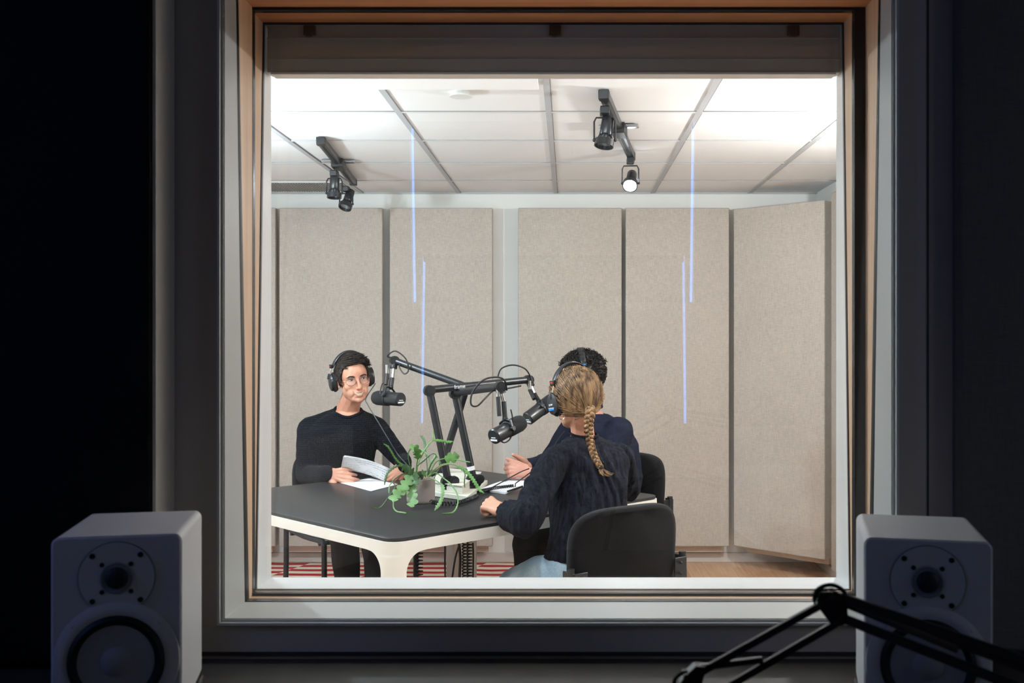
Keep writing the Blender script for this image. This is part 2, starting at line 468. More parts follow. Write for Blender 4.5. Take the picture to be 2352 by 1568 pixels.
struct('oak_lining', lining(B(), (2.315, 2.334), (2.315, 2.394), FX0, FX1, sides='b'), 'oak_sill', win, smooth=False)
struct('seal', lining(B(), (2.334, 2.344), (2.394, 2.406), FX0, FX1, ins=.002), 'black_seal', win, smooth=False)
struct('far_casing', lining(B(), (2.344, YF+.002), (2.406, YF+.002), FX0, FX1), 'sill_white', win, smooth=False)
def ring(bm, y0, y1, o):      # o = (inner offset, outer offset) from the near opening
    a, b = o
    for x0, x1, z0, z1 in ((NX0-b, NX0-a, WZ0-b, WZ1+b), (NX1+a, NX1+b, WZ0-b, WZ1+b), (NX0-a, NX1+a, WZ0-b, WZ0-a), (NX0-a, NX1+a, WZ1+a, WZ1+b)):
        bx(bm, x0, x1, y0, y1, z0, z1)
    return bm
struct('edge_bead', ring(B(), 2.082, 2.10, (.0045, .0095)), 'casing_white', win, smooth=False)
struct('shadow_gap', ring(B(), 2.094, 2.10, (0, .0045)), 'groove_dark', win, smooth=False)
def pane(yb, yt, x0, x1, name):
    p = prism(B(), [(x0+.001, yb-.003, WZ0+.002), (x0+.001, yb+.003, WZ0+.002), (x0+.001, yt+.003, WZ1-.002), (x0+.001, yt-.003, WZ1-.002)], (x1-x0-.002, 0, 0))
    return struct(name, p, 'window_glass', win, smooth=False)
PT = math.tan(math.radians(2.75))*(WZ1-WZ0)
pane(2.240, 2.240-PT, NX0, NX1, 'glass_pane')
pane(2.339, 2.339+PT, FX0, FX1, 'glass_pane')

# roller blind housing hanging at the head of the opening
bl = thing('blind_housing', 'grey roller blind housing across the top of the studio window', 'blind', ((FX0+FX1)/2, 2.43, 2.015))
obj('headrail', bx(B(), FX0+.004, FX1-.003, 2.413, 2.455, 2.018, 2.098), 'blind_grey', bl, smooth=False, bevel=.002)
obj('top_rail', bx(B(), FX0+.004, FX1-.003, 2.418, 2.45, 2.098, 2.1275), 'blind_grey', bl, smooth=False)
obj('ridge', bx(bx(B(), FX0+.004, FX1-.003, 2.4115, 2.415, 2.0475, 2.050), FX0+.004, FX1-.003, 2.4115, 2.415, 2.096, 2.099), 'grid_metal', bl, smooth=False)
obj('bottom_bar', bx(B(), FX0+.014, FX1-.014, 2.409, 2.451, 2.013, 2.018), 'white_paint', bl, smooth=False)
for px in (709, 1275, 1824):
    x = (px-1304)*2.405/FPX
    k = bx(B(), x-.014, x+.014, 2.409, 2.418, 2.104, 2.127); bx(k, x-.008, x+.008, 2.407, 2.413, 2.100, 2.113)
    obj('bracket', k, 'bracket_metal', bl, bevel=.002)

# ------------------------------------------------------------ acoustic panels
def panel(x0, x1, y0, label, z0=.121, z1=2.216, th=.055, gap=.075, M=None, fab='panel_linen'):
    """front face at depth y0, fabric body th thick, stand-off battens behind"""
    M = M or Matrix.Identity(4)
    t = thing('acoustic_panel', label, 'acoustic panel')
    c = M @ V(((x0+x1)/2, y0+th, z0)); t.location = c
    obj('fabric_face', bx(B(), x0, x1, y0, y0+th, z0, z1, M), fab, t, bevel=.006, seg=3)
    k = B()
    for x in (x0+.06, x1-.09): bx(k, x, x+.03, y0+th, y0+th+gap, z0-.03, z1-.05, M)
    bx(k, x0+.03, x1-.03, y0+th, y0+th+.02, z0-.045, z0+.02, M)
    obj('batten', k, 'pine_rail', t, smooth=False)
    return t
def bp(pa, pb, label, y=6.45):
    return panel((pa-1304)*y/FPX, (pb-1304)*y/FPX, y, label)
bp(556, 632, 'linen acoustic panel at the far left, cut off by the window frame')
bp(641, 878, 'linen acoustic panel behind the smiling man in glasses')
bp(895, 1131, 'linen acoustic panel behind the microphone arm, left of the white wall strip')
bp(1190, 1428, 'linen acoustic panel right of the white wall strip')
bp(1437, 1675, 'linen acoustic panel between the straight panels and the angled corner panel')
pl = V((1.022, 6.43, 0)); pr = V((1.482, 6.01, 0)); d = (pr-pl).normalized()
Mc = Matrix.Translation(pl) @ Matrix.Rotation(math.atan2(d.y, d.x), 4, 'Z')
panel(0, (pr-pl).length, 0, 'linen acoustic panel standing angled across the right corner', M=Mc, th=.095, gap=.02, z1=2.205, z0=.13)
Mr = Matrix.Translation((XR-.105, 5.80, 0)) @ Matrix.Rotation(-PI/2, 4, 'Z')
panel(0, .64, 0, 'linen acoustic panel on the right wall, seen edge-on by the frame', M=Mr, gap=.05)
panel(.66, 1.30, 0, 'linen acoustic panel on the right wall, hidden behind the frame', M=Mr, gap=.05)

# ------------------------------------------------------------ ceiling fittings
z = CZ
t = thing('ceiling_vent', 'white slatted air vent in the ceiling, far left', 'vent', (-1.602, 6.26, CZ-.012))
obj('frame', bx(B(), -1.895, -1.309, 6.075, 6.445, CZ-.010, CZ), 'white_paint', t, smooth=False)
k = B()
for i in range(38):
    x = -1.88+i*.0152; bx(k, x, x+.004, 6.09, 6.43, CZ-.014, CZ-.010)
obj('slats', k, 'tile_seam', t, smooth=False)
o = lathe(B(), [(0.001, 0), (.0425, 0), (.0425, .003), (.036, .012), (.036, .016)], Matrix.Translation((-.400, 3.91, CZ-.016)), 32)
tag(obj('ceiling_cover_plate', o, 'white_paint'), 'round white cover plate on a ceiling tile', 'cover plate')
t = thing('ceiling_hatch', 'square white access panel hanging slightly below the ceiling tiles', 'ceiling panel', (-.41, 3.5, CZ-.02))
obj('hatch_door', bx(B(), -.715, -.105, 3.20, 3.79, CZ-.018, CZ-.008), 'ceiling_tile', t, bevel=.002)
obj('hatch_frame', bx(B(), -.70, -.12, 3.21, 3.78, CZ-.008, CZ-.001), 'tile_seam', t, smooth=False)

def track(a, b, label):
    a = V(a); b = V(b); d = (b-a); L = d.length
    t = thing('ceiling_track', label, 'lighting track', (*((a+b)/2).xy, CZ-.05), math.atan2(d.y, d.x)-PI/2)
    M = mw(t); z0 = 0
    def bb(bm, *q): return bx(bm, *q, M)
    k = bb(B(), -.018, .018, -L/2, L/2, .015, .045)
    obj('rail', k, 'satin_black', t, bevel=.002)
    obj('slot', bb(B(), -.006, .006, -L/2+.05, L/2-.05, .0135, .0155), 'rubber', t)
    obj('end_cap', bb(B(), -.02, .02, -L/2-.012, -L/2+.03, .010, .046), 'black_plastic', t, bevel=.003)
    obj('end_cap', bb(B(), -.02, .02, L/2-.03, L/2+.012, .010, .046), 'black_plastic', t, bevel=.003)
    obj('feed_box', bb(B(), -.03, .03, -.09, .05, .0, .045), 'black_plastic', t, bevel=.004)
    for q in (-1, 1): obj('side_tab', bb(B(), q*.028, q*.085, -.045, -.005, .032, .045), 'bulb_off', t, bevel=.003)
    return t
def spotlight(top, aim, label, lit=False, L=.15, side=None):
    """track head: adapter at top, yoke hanging down, lamp body pointing along aim"""
    top = V(top); aim = V(aim).normalized()
    t = thing('spotlight', label, 'spotlight', top)
    obj('adapter', bx(B(), top.x-.018, top.x+.018, top.y-.03, top.y+.03, top.z-.03, top.z), 'black_plastic', t, bevel=.004)
    s = V(side) if side is not None else V((1, 0, 0)); s = (s-aim*s.dot(aim)); s.z = 0; s.normalize()
    piv = top+V((0, 0, -.03-L))
    k = B(); w = .040
    for q in (-1, 1):
        tube(k, [top+V((0, 0, -.04)), top+s*q*w*.8+V((0, 0, -.04)), top+s*q*w+V((0, 0, -.055)), piv+s*q*w], .006, 8, flat=.6)
    obj('yoke', k, 'satin_black', t)
    M = axis_M(piv, aim) @ Matrix.Scale(.74, 4)
    obj('housing', lathe(B(), [(.001, -.125), (.030, -.125), (.033, -.115), (.033, -.03), (.029, -.025), (.001, -.024)], M), 'satin_black', t)
    k = B()
    for i in range(12):
        a = i*PI/6; tube(k, [M @ V((.029*math.cos(a), .029*math.sin(a), -.03)), M @ V((.044*math.cos(a), .044*math.sin(a), .012))], .0022, 6)
    obj('cooling_fins', k, 'satin_black', t)
    obj('bulb', lathe(B(), [(.001, -.03), (.018, -.03), (.030, -.01), (.042, .016), (.001, .017)], M), 'lamp_glow' if lit else 'bulb_off', t)
    obj('ring', lathe(B(), [(.044, .0), (.050, .0), (.050, .034), (.044, .034), (.044, .0)], M), 'satin_black', t)
    for q in (-1, 1): obj('knob', ell(B(), piv+s*q*w, .007, sub=2), 'satin_black', t)
    return t
track(P(737, 340, 4.75), P(812, 428, 6.0), 'black ceiling track on the left, above the man in glasses')
track(P(1387, 232, 3.85), P(1450, 365, 5.15), 'black ceiling track on the right, above the woman')
spotlight(P(768, 392, 5.35), (.0, -.12, -1), 'unlit black spotlight on the left track, hanging straight down', L=.085)
spotlight(P(795, 428, 5.85), (-.18, -.40, -.8), 'unlit black spotlight on the left track, tilted and farthest back', L=.070, side=(1, -.2, 0))
spotlight(P(1389, 246, 3.95), (-.16, -.2, -1), 'unlit black spotlight at the near end of the right track', L=.095)
spotlight(P(1448, 362, 5.10), (-.12, -.66, -.55), 'lit white spotlight at the far end of the right track', True, L=.095)

# ------------------------------------------------------------ rug
r_ = B(); nx, ny = 70, 60; rows = []
for j in range(ny+1):
    y = 4.3+(6.53-4.3)*j/ny
    rows.append([r_.verts.new((-2.02+(1.80)*i/nx, y, .001+.004*max(0, noise.noise(V((i*.12, j*.12, 3)))))) for i in range(nx+1)])
for j in range(ny):
    for i in range(nx): r_.faces.new((rows[j][i], rows[j][i+1], rows[j+1][i+1], rows[j+1][i]))
o = tag(obj('rug', r_, 'striped_rug'), 'red and cream striped rug on the wooden floor under the table', 'rug')
sm = o.modifiers.new('solid', 'SOLIDIFY'); sm.thickness = .004; sm.offset = 1

# ------------------------------------------------------------ table: a square turned by forty-five degrees
TZ = .73; TC = V((-.59, 4.49)); TH = .702     # top height, centre, half side
tb = thing('meeting_table', 'square table with black top, white frame and rounded corner legs', 'table', (TC.x, TC.y, 0), PI/4)
MT = mw(tb)
def rr3(h, r, z, n=8): return [MT @ V((x, y, z)) for x, y in rrect(-h, h, -h, h, r, n)]
obj('tabletop', loft(B(), [rr3(TH-.002, .06, TZ-.012), rr3(TH, .06, TZ-.010), rr3(TH, .06, TZ-.001), rr3(TH-.001, .06, TZ)]), 'table_black', tb)
ap = B(); a_o = rr3(TH+.004, .062, TZ-.013); a_ob = rr3(TH+.004, .062, TZ-.052); a_i = rr3(TH-.03, .04, TZ-.013); a_ib = rr3(TH-.03, .04, TZ-.052)
loft(ap, [a_o, a_ob, a_ib, a_i, a_o], cap=False)
obj('apron', ap, 'table_white', tb)
for sx, sy in ((-1, -1), (1, -1), (1, 1), (-1, 1)):   # legs flare into the apron in a curve
    k = B(); rings = []
    H = TH+.0045
    for z, e in [(TZ-.0135, .142), (TZ-.0525, .142)]+[(TZ-.053-.07*(1-math.cos(a)), .062+.072*(1-math.sin(a))) for a in [PI/2*i/12 for i in range(13)]]+[(0, .060)]:
        # cross-section: an L that shrinks to a square post with a rounded outer corner
        w = .032 if e > .075 else .058
        w = .032+(.058-.032)*min(1, max(0, (.148-e)/.085))
        pts = []
        R = .062 if e > .1 else .058
        R = min(R, e*.98)
        for i in range(9):
            a = PI/2*i/8; pts.append((H-R+R*math.cos(a), H-R+R*math.sin(a)))
        pts += [(H-e, H), (H-e, H-w), (H-w, H-w), (H-w, H-e), (H, H-e)]
        rings.append([MT @ V((sx*x, sy*y, z)) for x, y in pts])
    loft(k, rings); obj('leg', k, 'table_white', tb, ang=50)
obj('cable_post', bx(B(), -.035, .035, -.02, .02, .0, TZ-.013, Matrix.Translation(P(1076, 1240, 4.62).xy.to_3d()) ), 'table_white', tb, bevel=.004)
# ------------------------------------------------------------ chairs (front = local +Y)
def chair(cx, cy, fx, fy, label, top=.825):
    rz = math.atan2(fy, fx)-PI/2
    t = thing('visitor_chair', label, 'chair', (cx, cy, 0), rz, 'black fabric chairs around the table'); M = mw(t)
    T = lambda *p: M @ V(p)
    seat = B()
    pts = rrect(-.235, .235, -.21, .235, .09, 6)
    loft(seat, [[T(x*k, y*k, z) for x, y in pts] for k, z in ((.93, .425), (.985, .435), (1, .45), (.985, .468), (.90, .478))])
    obj('seat', seat, 'chair_fabric', t, ang=80)
    bk = B(); prof = []
    n = 24; W = .235                       # outline of the back: straight sides, big round shoulders
    zb, zt = .515, top
    out = []
    for i in range(n+1):
        a = PI*i/n; c_, s_ = math.cos(a), math.sin(a)
        x = W*math.copysign(abs(c_)**.55, c_); z = zt-.155+.155*abs(s_)**.62
        out.append((x, z))
    out += [(-W*.985, zb+.06), (-W*.9, zb+.012), (-W*.8, zb), (W*.8, zb), (W*.9, zb+.012), (W*.985, zb+.06)]
    zc = (zt+zb)/2
    def R(k, dy): return [T(x*k, -.235+dy-.055*(z-.5)+.045*(x/W)**2, zc+(z-zc)*k) for x, z in out]
    loft(bk, [R(.90, -.026), R(.965, -.022), R(.995, -.010), R(1, .004), R(.99, .016), R(.95, .026), R(.85, .030)])
    obj('backrest', bk, 'chair_fabric', t, ang=80)
    for s in (-1, 1):
        k = tube(B(), [T(s*.250, -.30, .0), T(s*.250, -.250, .18), T(s*.250, -.245, .40), T(s*.250, -.238, .52), T(s*.250, -.232, .632)], .0135, 12, sm=3, flat=1)
        obj('leg', k, 'chair_metal', t)
        k = tube(B(), [T(s*.250, .215, .0), T(s*.250, .215, .38), T(s*.249, .205, .415), T(s*.247, .17, .424), T(s*.247, -.02, .418), T(s*.249, -.245, .432)], .0135, 12, sm=3)
        obj('leg', k, 'chair_metal', t)
        br = bx(B(), s*.250-.004, s*.250+.004, -.250, -.19, .545, .618, M); bx(br, min(s*.250, s*.195), max(s*.250, s*.195), -.250, -.256, .545, .618, M)
        obj('bracket', br, 'black_metal', t, bevel=.002)
        for z in (.562, .601):
            b2 = ell(B(), T(s*.215, -.264, z), .006, sub=2); obj('bolt', b2, 'rubber', t)
    k = tube(B(), [T(-.258, .17, .412), T(.258, .17, .412)], .011, 10); tube(k, [T(-.258, -.17, .412), T(.258, -.17, .412)], .011, 10)
    obj('seat_rail', k, 'chair_metal', t)
    return t
chair(-1.105, 5.34, .61, -.79, 'black fabric chair under the smiling man in glasses')
chair(.165, 5.17, -.80, -.60, 'black fabric chair behind the man in the navy shirt')
chair(.078, 3.83, -.58, .81, 'black fabric chair nearest the window, under the woman with the braid')

# ------------------------------------------------------------ mic arms
def joint(bm, p, axis, r, w):
    a = V(axis).normalized(); cyl(bm, V(p)-a*w, V(p)+a*w, r, n=20); cyl(bm, V(p)-a*(w+.004), V(p)+a*(w+.004), r*.55, n=16); return bm
def mic_arm(base, elbow, tip, drop, label, r=.0165, label2=None):
    """base = lower joint above the table; drop = mount of the microphone"""
    base, elbow, tip, drop = map(V, (base, elbow, tip, drop))
    t = thing('boom_stand', label, 'boom stand', (base.x, base.y, TZ), group=None)
    side = V((.35, -1, 0)).normalized()
    k = cyl(B(), (base.x, base.y, TZ), (base.x, base.y, TZ+.012), .034); cyl(k, (base.x, base.y, TZ+.01), (base.x, base.y, base.z-.02), .013)
    obj('clamp_post', k, 'black_metal', t)
    k = ell(B(), V((base.x+.022, base.y-.012, TZ+.052)), (.016, .006, .015), sub=2); ell(k, V((base.x+.034, base.y-.012, TZ+.06)), (.010, .005, .014), sub=2)
    obj('wing_screw', k, 'black_plastic', t)
    k = joint(B(), base, side, .032, .020); joint(k, base+V((.026, -.01, .01)), side, .020, .012)
    obj('base_joint', k, 'black_plastic', t)
    obj('lower_arm', tube(B(), [base+(elbow-base)*.02, elbow], r, 18), 'satin_black', t)
    obj('upper_arm', tube(B(), [elbow, tip], r*.97, 18), 'satin_black', t)
    k = joint(B(), elbow+V((0, 0, -.004)), side, .024, .020); 
    obj('elbow_joint', k, 'black_plastic', t)
    k = joint(B(), tip, side, .022, .018); m_ = tip+(drop-tip)*.45
    tube(k, [tip, m_], [.016, .017], 12); obj('tip_joint', k, 'black_plastic', t)
    obj('swivel', cyl(B(), m_, drop, .009), 'chrome', t)
    return t, side
tA, _ = mic_arm(P(1008, 1096, 4.80), P(1072, 888, 4.72), P(906, 828, 4.86), P(901, 868, 4.84), 'black arm reaching left to the smiling man, mounted farthest back')
tB, sB = mic_arm(P(1030, 1108, 4.46), P(986, 895, 4.46), P(1214, 872, 4.76), P(1228, 905, 4.74), 'black arm with white lettering, reaching right to the man in navy')
tC, _ = mic_arm(P(1088, 1104, 4.57), P(1045, 902, 4.58), P(1149, 888, 4.18), P(1157, 922, 4.18), 'black arm nearest the window, reaching to the woman with the braid')
el = P(986, 895, 4.46); tp = P(1214, 872, 4.76); s, u, dd = frame_of(tp-el)
n_ = (V((0, -1, 0))-dd*V((0, -1, 0)).dot(dd)).normalized()
def txtM(p, right, normal):
    right = V(right).normalized(); normal = V(normal).normalized(); up = normal.cross(right)
    return Matrix.Translation(V(p)) @ Matrix((right, up, normal)).transposed().to_4x4()
words('frame', .024, txtM(el+(tp-el)*.275+n_*.0165+V((0, 0, .001)), tp-el, n_), 'white_label', tB)
words('works', .024, txtM(el+(tp-el)*.40+n_*.0165+V((0, 0, .001)), tp-el, n_), 'spacer_metal', tB)
q = tube(B(), [P(1088, 1104, 4.57)+(P(1045, 902, 4.58)-P(1088, 1104, 4.57))*.12, P(1088, 1104, 4.57)+(P(1045, 902, 4.58)-P(1088, 1104, 4.57))*.165], .0172, 18)
obj('tape_label', q, 'white_label', tC)

def microphone(back, front, drop, label, up=(0, 0, 1)):
    back, front, drop = V(back), V(front), V(drop); d = (front-back).normalized(); L = (front-back).length
    t = thing('microphone', label, 'microphone', (back+front)/2)
    M = axis_M(back, d)
    obj('body', lathe(B(), [(.001, 0), (.027, 0), (.031, .004), (.031, L*.50), (.029, L*.52), (.001, L*.52)], M, 28), 'satin_black', t)
    obj('foam_windscreen', lathe(B(), [(.001, L*.50), (.031, L*.50), (.034, L*.53), (.034, L*.86), (.030, L*.95), (.020, L*.99), (.001, L)], M, 28), 'foam_black', t)
    obj('ring', lathe(B(), [(.0315, L*.46), (.0335, L*.47), (.0335, L*.50), (.0315, L*.51), (.0315, L*.46)], M, 28), 'black_metal', t)
    lb = box(B(), (0, 0, 0), (.034, .007, .002), M @ Matrix.Translation((0, -.014, -.0006))); box(lb, (0, 0, 0), (.022, .003, .002), M @ Matrix.Translation((0, -.004, -.0006)))
    obj('rear_label', lb, 'white_label', t)
    # yoke from the drop point to both sides of the body
    c = back+d*L*.44; s = d.cross(V(drop)-c)
    s = s.normalized() if s.length > 1e-4 else frame_of(d)[0]
    k = B(); m_ = drop
    for q in (-1, 1): tube(k, [m_, m_+(c-m_)*.25+s*q*.030, c+s*q*.036], .0065, 8, flat=.7)
    ell(k, m_, .012, sub=2)
    obj('yoke', k, 'black_metal', t)
    for q in (-1, 1): obj('yoke_knob', cyl(B(), c+s*q*.030, c+s*q*.044, .009), 'black_plastic', t)
    return t
dA = P(898, 889, 4.82); dB = P(1238, 922, 4.70); dC = P(1160, 962, 4.17)
microphone(P(921, 917, 4.72), P(861, 913, 4.86), dA, 'black broadcast microphone beside the smiling man in glasses')
microphone(P(1211, 962, 4.63), P(1276, 914, 4.74), dB, 'black broadcast microphone behind the woman\'s left headphone cup')
microphone(P(1133, 1003, 4.10), P(1201, 968, 4.24), dC, 'black broadcast microphone in front, pointing up right to the woman')
def conn(a, b, parent):                      # connector between arm swivel and yoke, with its plug
    a = V(a); b = V(b)
    obj('stem', cyl(B(), a, b, .010), 'black_metal', parent); 
    off = V((-.022, -.012, 0)); obj('plug', cyl(B(), a+off+V((0, 0, .02)), b+off+V((0, 0, .012)), .0085), 'black_plastic', parent)
    obj('plug_collar', cyl(B(), a+off+V((0, 0, .02)), a+off+V((0, 0, .062)), .0082), 'chrome', parent)
conn(P(901, 868, 4.84), dA, tA); conn(P(1228, 905, 4.74), dB, tB); conn(P(1157, 922, 4.18), dC, tC)
def cable(pts, r, label, m='cord', name='cable', cat='cable', sm=8, group=None):
    return tag(obj(name, tube(B(), pts, r, 8, sm=sm), m), label, cat, group)
cable([P(906, 822, 4.84), P(890, 818, 4.84), P(908, 806, 4.83), P(932, 824, 4.80), P(938, 850, 4.8), P(928, 858, 4.8), P(917, 842, 4.82), P(922, 832, 4.84)], .0033, 'thin black cable looped over the joint of the arm beside the smiling man')
cable([P(893, 868, 4.82), P(879, 880, 4.82), P(874, 895, 4.8), P(873, 905, 4.79)], .0028, 'short black lead beside the smiling man\'s microphone')
cable([P(1143, 866, 4.70), P(1152, 846, 4.70), P(1178, 838, 4.70), P(1205, 846, 4.72), P(1218, 864, 4.74), P(1224, 880, 4.73)], .0035, 'black cable arching over the end of the lettered arm')
cable([P(1164, 896, 4.16), P(1158, 872, 4.13), P(1136, 866, 4.12), P(1108, 874, 4.1), P(1085, 902, 4.1), P(1082, 928, 4.1), P(1096, 932, 4.1), P(1115, 914, 4.12), P(1135, 896, 4.2), P(1160, 893, 4.4), P(1196, 886, 4.70)], .0036, 'black cable in a wide loop left of the woman\'s microphone')
cable([P(1173, 940, 4.16), P(1177, 962, 4.16), P(1174, 1002, 4.16), P(1160, 1016, 4.14), P(1147, 1010, 4.13)], .0028, 'thin lead hanging under the woman\'s microphone')

# coiled cables
def coil(pts, R, turns, r=.0026, label='', up=None, name='coiled_cable', tails=((), ())):
    q = smooth_path(pts, 10); L = [0]
    for a, b in zip(q, q[1:]): L.append(L[-1]+(b-a).length)
    out = []; N = turns*10; s = None; j = 0
    for i in range(N+1):
        x = L[-1]*i/N
        while j < len(L)-2 and L[j+1] < x: j += 1
        p = q[j]+(q[j+1]-q[j])*((x-L[j])/max(L[j+1]-L[j], 1e-6)); d = (q[j+1]-q[j]).normalized()
        if s is None: s, u, _ = frame_of(d)
        s = (s-d*s.dot(d)).normalized(); u = s.cross(d).normalized(); a = 2*PI*i/10
        out.append(p+s*R*math.cos(a)+u*R*math.sin(a))
    out = [V(p) for p in tails[0]]+out+[V(p) for p in tails[1]]
    return tag(obj(name, tube(B(), out, r, 6), 'cord'), label, 'cable')
def PT_(px, py): # on the tabletop
    d = (CH-TZ-.012)*FPX/(py-780); return P(px, py, d)
coil([PT_(990, 1152), PT_(1020, 1156), PT_(1050, 1155), PT_(1078, 1146), PT_(1096, 1138)], .0075, 24, .0028, 'coiled black cable lying on the table around the arm bases')
coil([PT_(1106, 1128), PT_(1140, 1121), PT_(1181, 1116)], .0075, 20, .0026, 'coiled black cable in front of the open notebook',
     tails=((), (PT_(1184, 1115)+V((0, 0, .01)), P(1200, 1098, 4.72), P(1222, 1082, 4.68))))
cable([PT_(1100, 1134), PT_(1125, 1127)+V((0, 0, .01)), P(1160, 1103, 4.75), P(1195, 1084, 4.8), P(1215, 1076, 4.86)], .0027, 'thin black cable running from the arm bases to the man in navy')
coil([P(965, 1262, 4.40), P(964, 1300, 4.4), P(966, 1360, 4.4)], .012, 12, .0028, 'single coiled cable hanging under the table left of the white post')
coil([P(1067, 1243, 4.50), P(1067, 1320, 4.5), P(1067, 1400, 4.5)], .010, 22, .003, 'tightly coiled cable hanging down the front of the white post, left strand')
coil([P(1078, 1243, 4.50), P(1078, 1320, 4.5), P(1078, 1400, 4.5)], .010, 22, .003, 'tightly coiled cable hanging down the front of the white post, right strand')
cable([P(1022, 1252, 4.5), P(1022, 1300, 4.5), P(1024, 1380, 4.5)], .004, 'straight black cable hanging under the table, leftmost of three')
cable([P(1056, 1248, 4.5), P(1046, 1280, 4.5), P(1038, 1330, 4.5), P(1030, 1380, 4.5)], .004, 'black cable hanging slanted under the table, middle of three')
cable([P(1054, 1246, 4.55), P(1057, 1290, 4.55), P(1052, 1380, 4.55)], .006, 'thick black cable hanging under the table beside the white post')
cable([P(1086, 1246, 4.5), P(1087, 1290, 4.5), P(1085, 1380, 4.5)], .004, 'straight black cable along the right edge of the white post')

# ------------------------------------------------------------ on the table
def sheet(corners, label, m='print_paper' if False else 'white_paper', t=.0012, name='paper_sheet', cat='paper', curl=0, n=12, group=None):
    a, b, c, d = map(V, corners); bm = B(); g = []
    nn = (b-a).cross(d-a).normalized()
    if nn.z < 0: nn = -nn
    for j in range(n+1):
        g.append([bm.verts.new((a+(b-a)*(i/n))*(1-j/n)+(d+(c-d)*(i/n))*(j/n)+nn*curl*math.sin(PI*i/n)) for i in range(n+1)])
    for j in range(n):
        for i in range(n): bm.faces.new((g[j][i], g[j][i+1], g[j+1][i+1], g[j+1][i]))
    o = obj(name, bm, m); s = o.modifiers.new('solid', 'SOLIDIFY'); s.thickness = t; s.offset = 1
    return tag(o, label, cat, group) if label else o
def PTb(px, py, h=.001): d = (CH-TZ-h)*FPX/(py-780); return P(px, py, d)
sheet([PTb(782, 1109), PTb(852, 1128), PTb(914, 1112), PTb(850, 1098)], 'white sheet lying on the table in front of the smiling man')
bk = B(); z1 = TZ
def slab(bm, pts, z0, z1):
    return loft(bm, [[V((p.x, p.y, z0)) for p in pts], [V((p.x, p.y, z1)) for p in pts]])
pA = [PTb(978, 1135), PTb(1062, 1147), PTb(1106, 1112), PTb(1030, 1102)]
t = thing('thick_book', 'thick pale paperback lying flat behind the plant pot, upper of two', 'book', pA[0])
sh = lambda k, dx=0, dy=0: [sum(pA, V())/4+(p-sum(pA, V())/4)*k+V((dx, dy, 0)) for p in pA]
obj('pages', slab(B(), sh(.97), TZ+.022, TZ+.056), 'cream_pages', t, smooth=False)
obj('cover', slab(B(), sh(1.), TZ+.056, TZ+.059), 'cream_pages', t, smooth=False)
tag(obj('notepad', slab(B(), sh(1.08, .02, -.02), TZ+.001, TZ+.021), 'cream_pages', bevel=.002), 'cream pad of paper under the thick book behind the plant pot', 'notepad')
t = thing('notebook', 'open white notebook on the table under the hands of the man in navy', 'notebook', PTb(1150, 1118))
na = [PTb(1100, 1124, .006), PTb(1160, 1132, .006), PTb(1206, 1112, .006), PTb(1150, 1106, .006)]
obj('page_block', slab(B(), na, TZ+.001, TZ+.009), 'white_paper', t, smooth=False)
nb = [PTb(1155, 1108, .01), PTb(1205, 1114, .01), PTb(1245, 1098, .01), PTb(1190, 1094, .01)]
obj('page_block', slab(B(), nb, TZ+.001, TZ+.010), 'white_paper', t, smooth=False)
tag(obj('pen', cyl(B(), PTb(1166, 1130, .006)+V((0, 0, .004)), PTb(1200, 1120, .006)+V((0, 0, .006)), .004), 'satin_black'), 'dark pen at the near edge of the open notebook', 'pen')

# plant
pc = PTb(965, 1154); pc.y += .02
t = thing('potted_cactus', 'fishbone cactus with trailing green stems in a grey ribbed pot', 'plant', (pc.x, pc.y, TZ))
pr_ = .058
pot = lathe(B(), [(.001, 0), (pr_*.90, 0), (pr_*.97, .004), (pr_, .012), (pr_*1.02, .096), (pr_*1.01, .099), (pr_*.93, .099), (pr_*.92, .085), (.001, .085)], Matrix.Translation((0, 0, TZ)), 48)
bmesh.ops.transform(pot, matrix=Matrix.Translation((pc.x, pc.y, 0)), verts=pot.verts)
obj('pot', pot, 'ribbed_stoneware', t)
obj('soil', ell(B(), V((pc.x, pc.y, TZ+.084)), (pr_*.92, pr_*.92, .008)), 'pot_soil', t)
def Q(x, y, d): return P(850+x/6.53, 960+y/6.53, d)
def stem(pts, w, d0, d1, m='plant_green', leaf0=0., tooth=None, thin=.0022):
    """flat zigzag-edged stem; w = full width in metres of the leafy part, leaf0 = where it starts"""
    n = len(pts); P3 = [Q(x, y, d0+(d1-d0)*i/(n-1)) for i, (x, y) in enumerate(pts)]
    for p in P3:
        if p.z < TZ+.005: p.z = TZ+.005
    q = smooth_path(P3, 14); L = [0]
    for a, b in zip(q, q[1:]): L.append(L[-1]+(b-a).length)
    tot = L[-1]; bm = B(); tooth = tooth or max(.012, w*.55)
    rings = []; 
    tw = random.uniform(-.5, .5)
    for i, p in enumerate(q):
        d = (q[min(i+1, len(q)-1)]-q[max(i-1, 0)]).normalized()
        s = d.cross(V((.25*math.sin(tw*6), -1, .35+tw*.5))).normalized(); nn = s.cross(d).normalized()
        f = L[i]/tot
        if f < leaf0: ra = rb = thin
        else:
            env = min(1, (f-leaf0)/.06)*min(1, (1.001-f)/.10+.12)
            ph = (L[i] % tooth)/tooth; pb = ((L[i]+tooth/2) % tooth)/tooth
            za = .30+.70*math.sin(PI*ph)**.7; zb = .30+.70*math.sin(PI*pb)**.7
            ra = max(thin, w/2*env*za); rb = max(thin, w/2*env*zb)
        th = max(.0011, min(thin*.7, .0018))
        rings.append([p+s*ra, p+s*ra*.3+nn*th, p-s*rb*.3+nn*th, p-s*rb, p-s*rb*.3-nn*th, p+s*ra*.3-nn*th])
    loft(bm, rings); return obj('stem', bm, m, t, ang=70)
b0 = 4.20
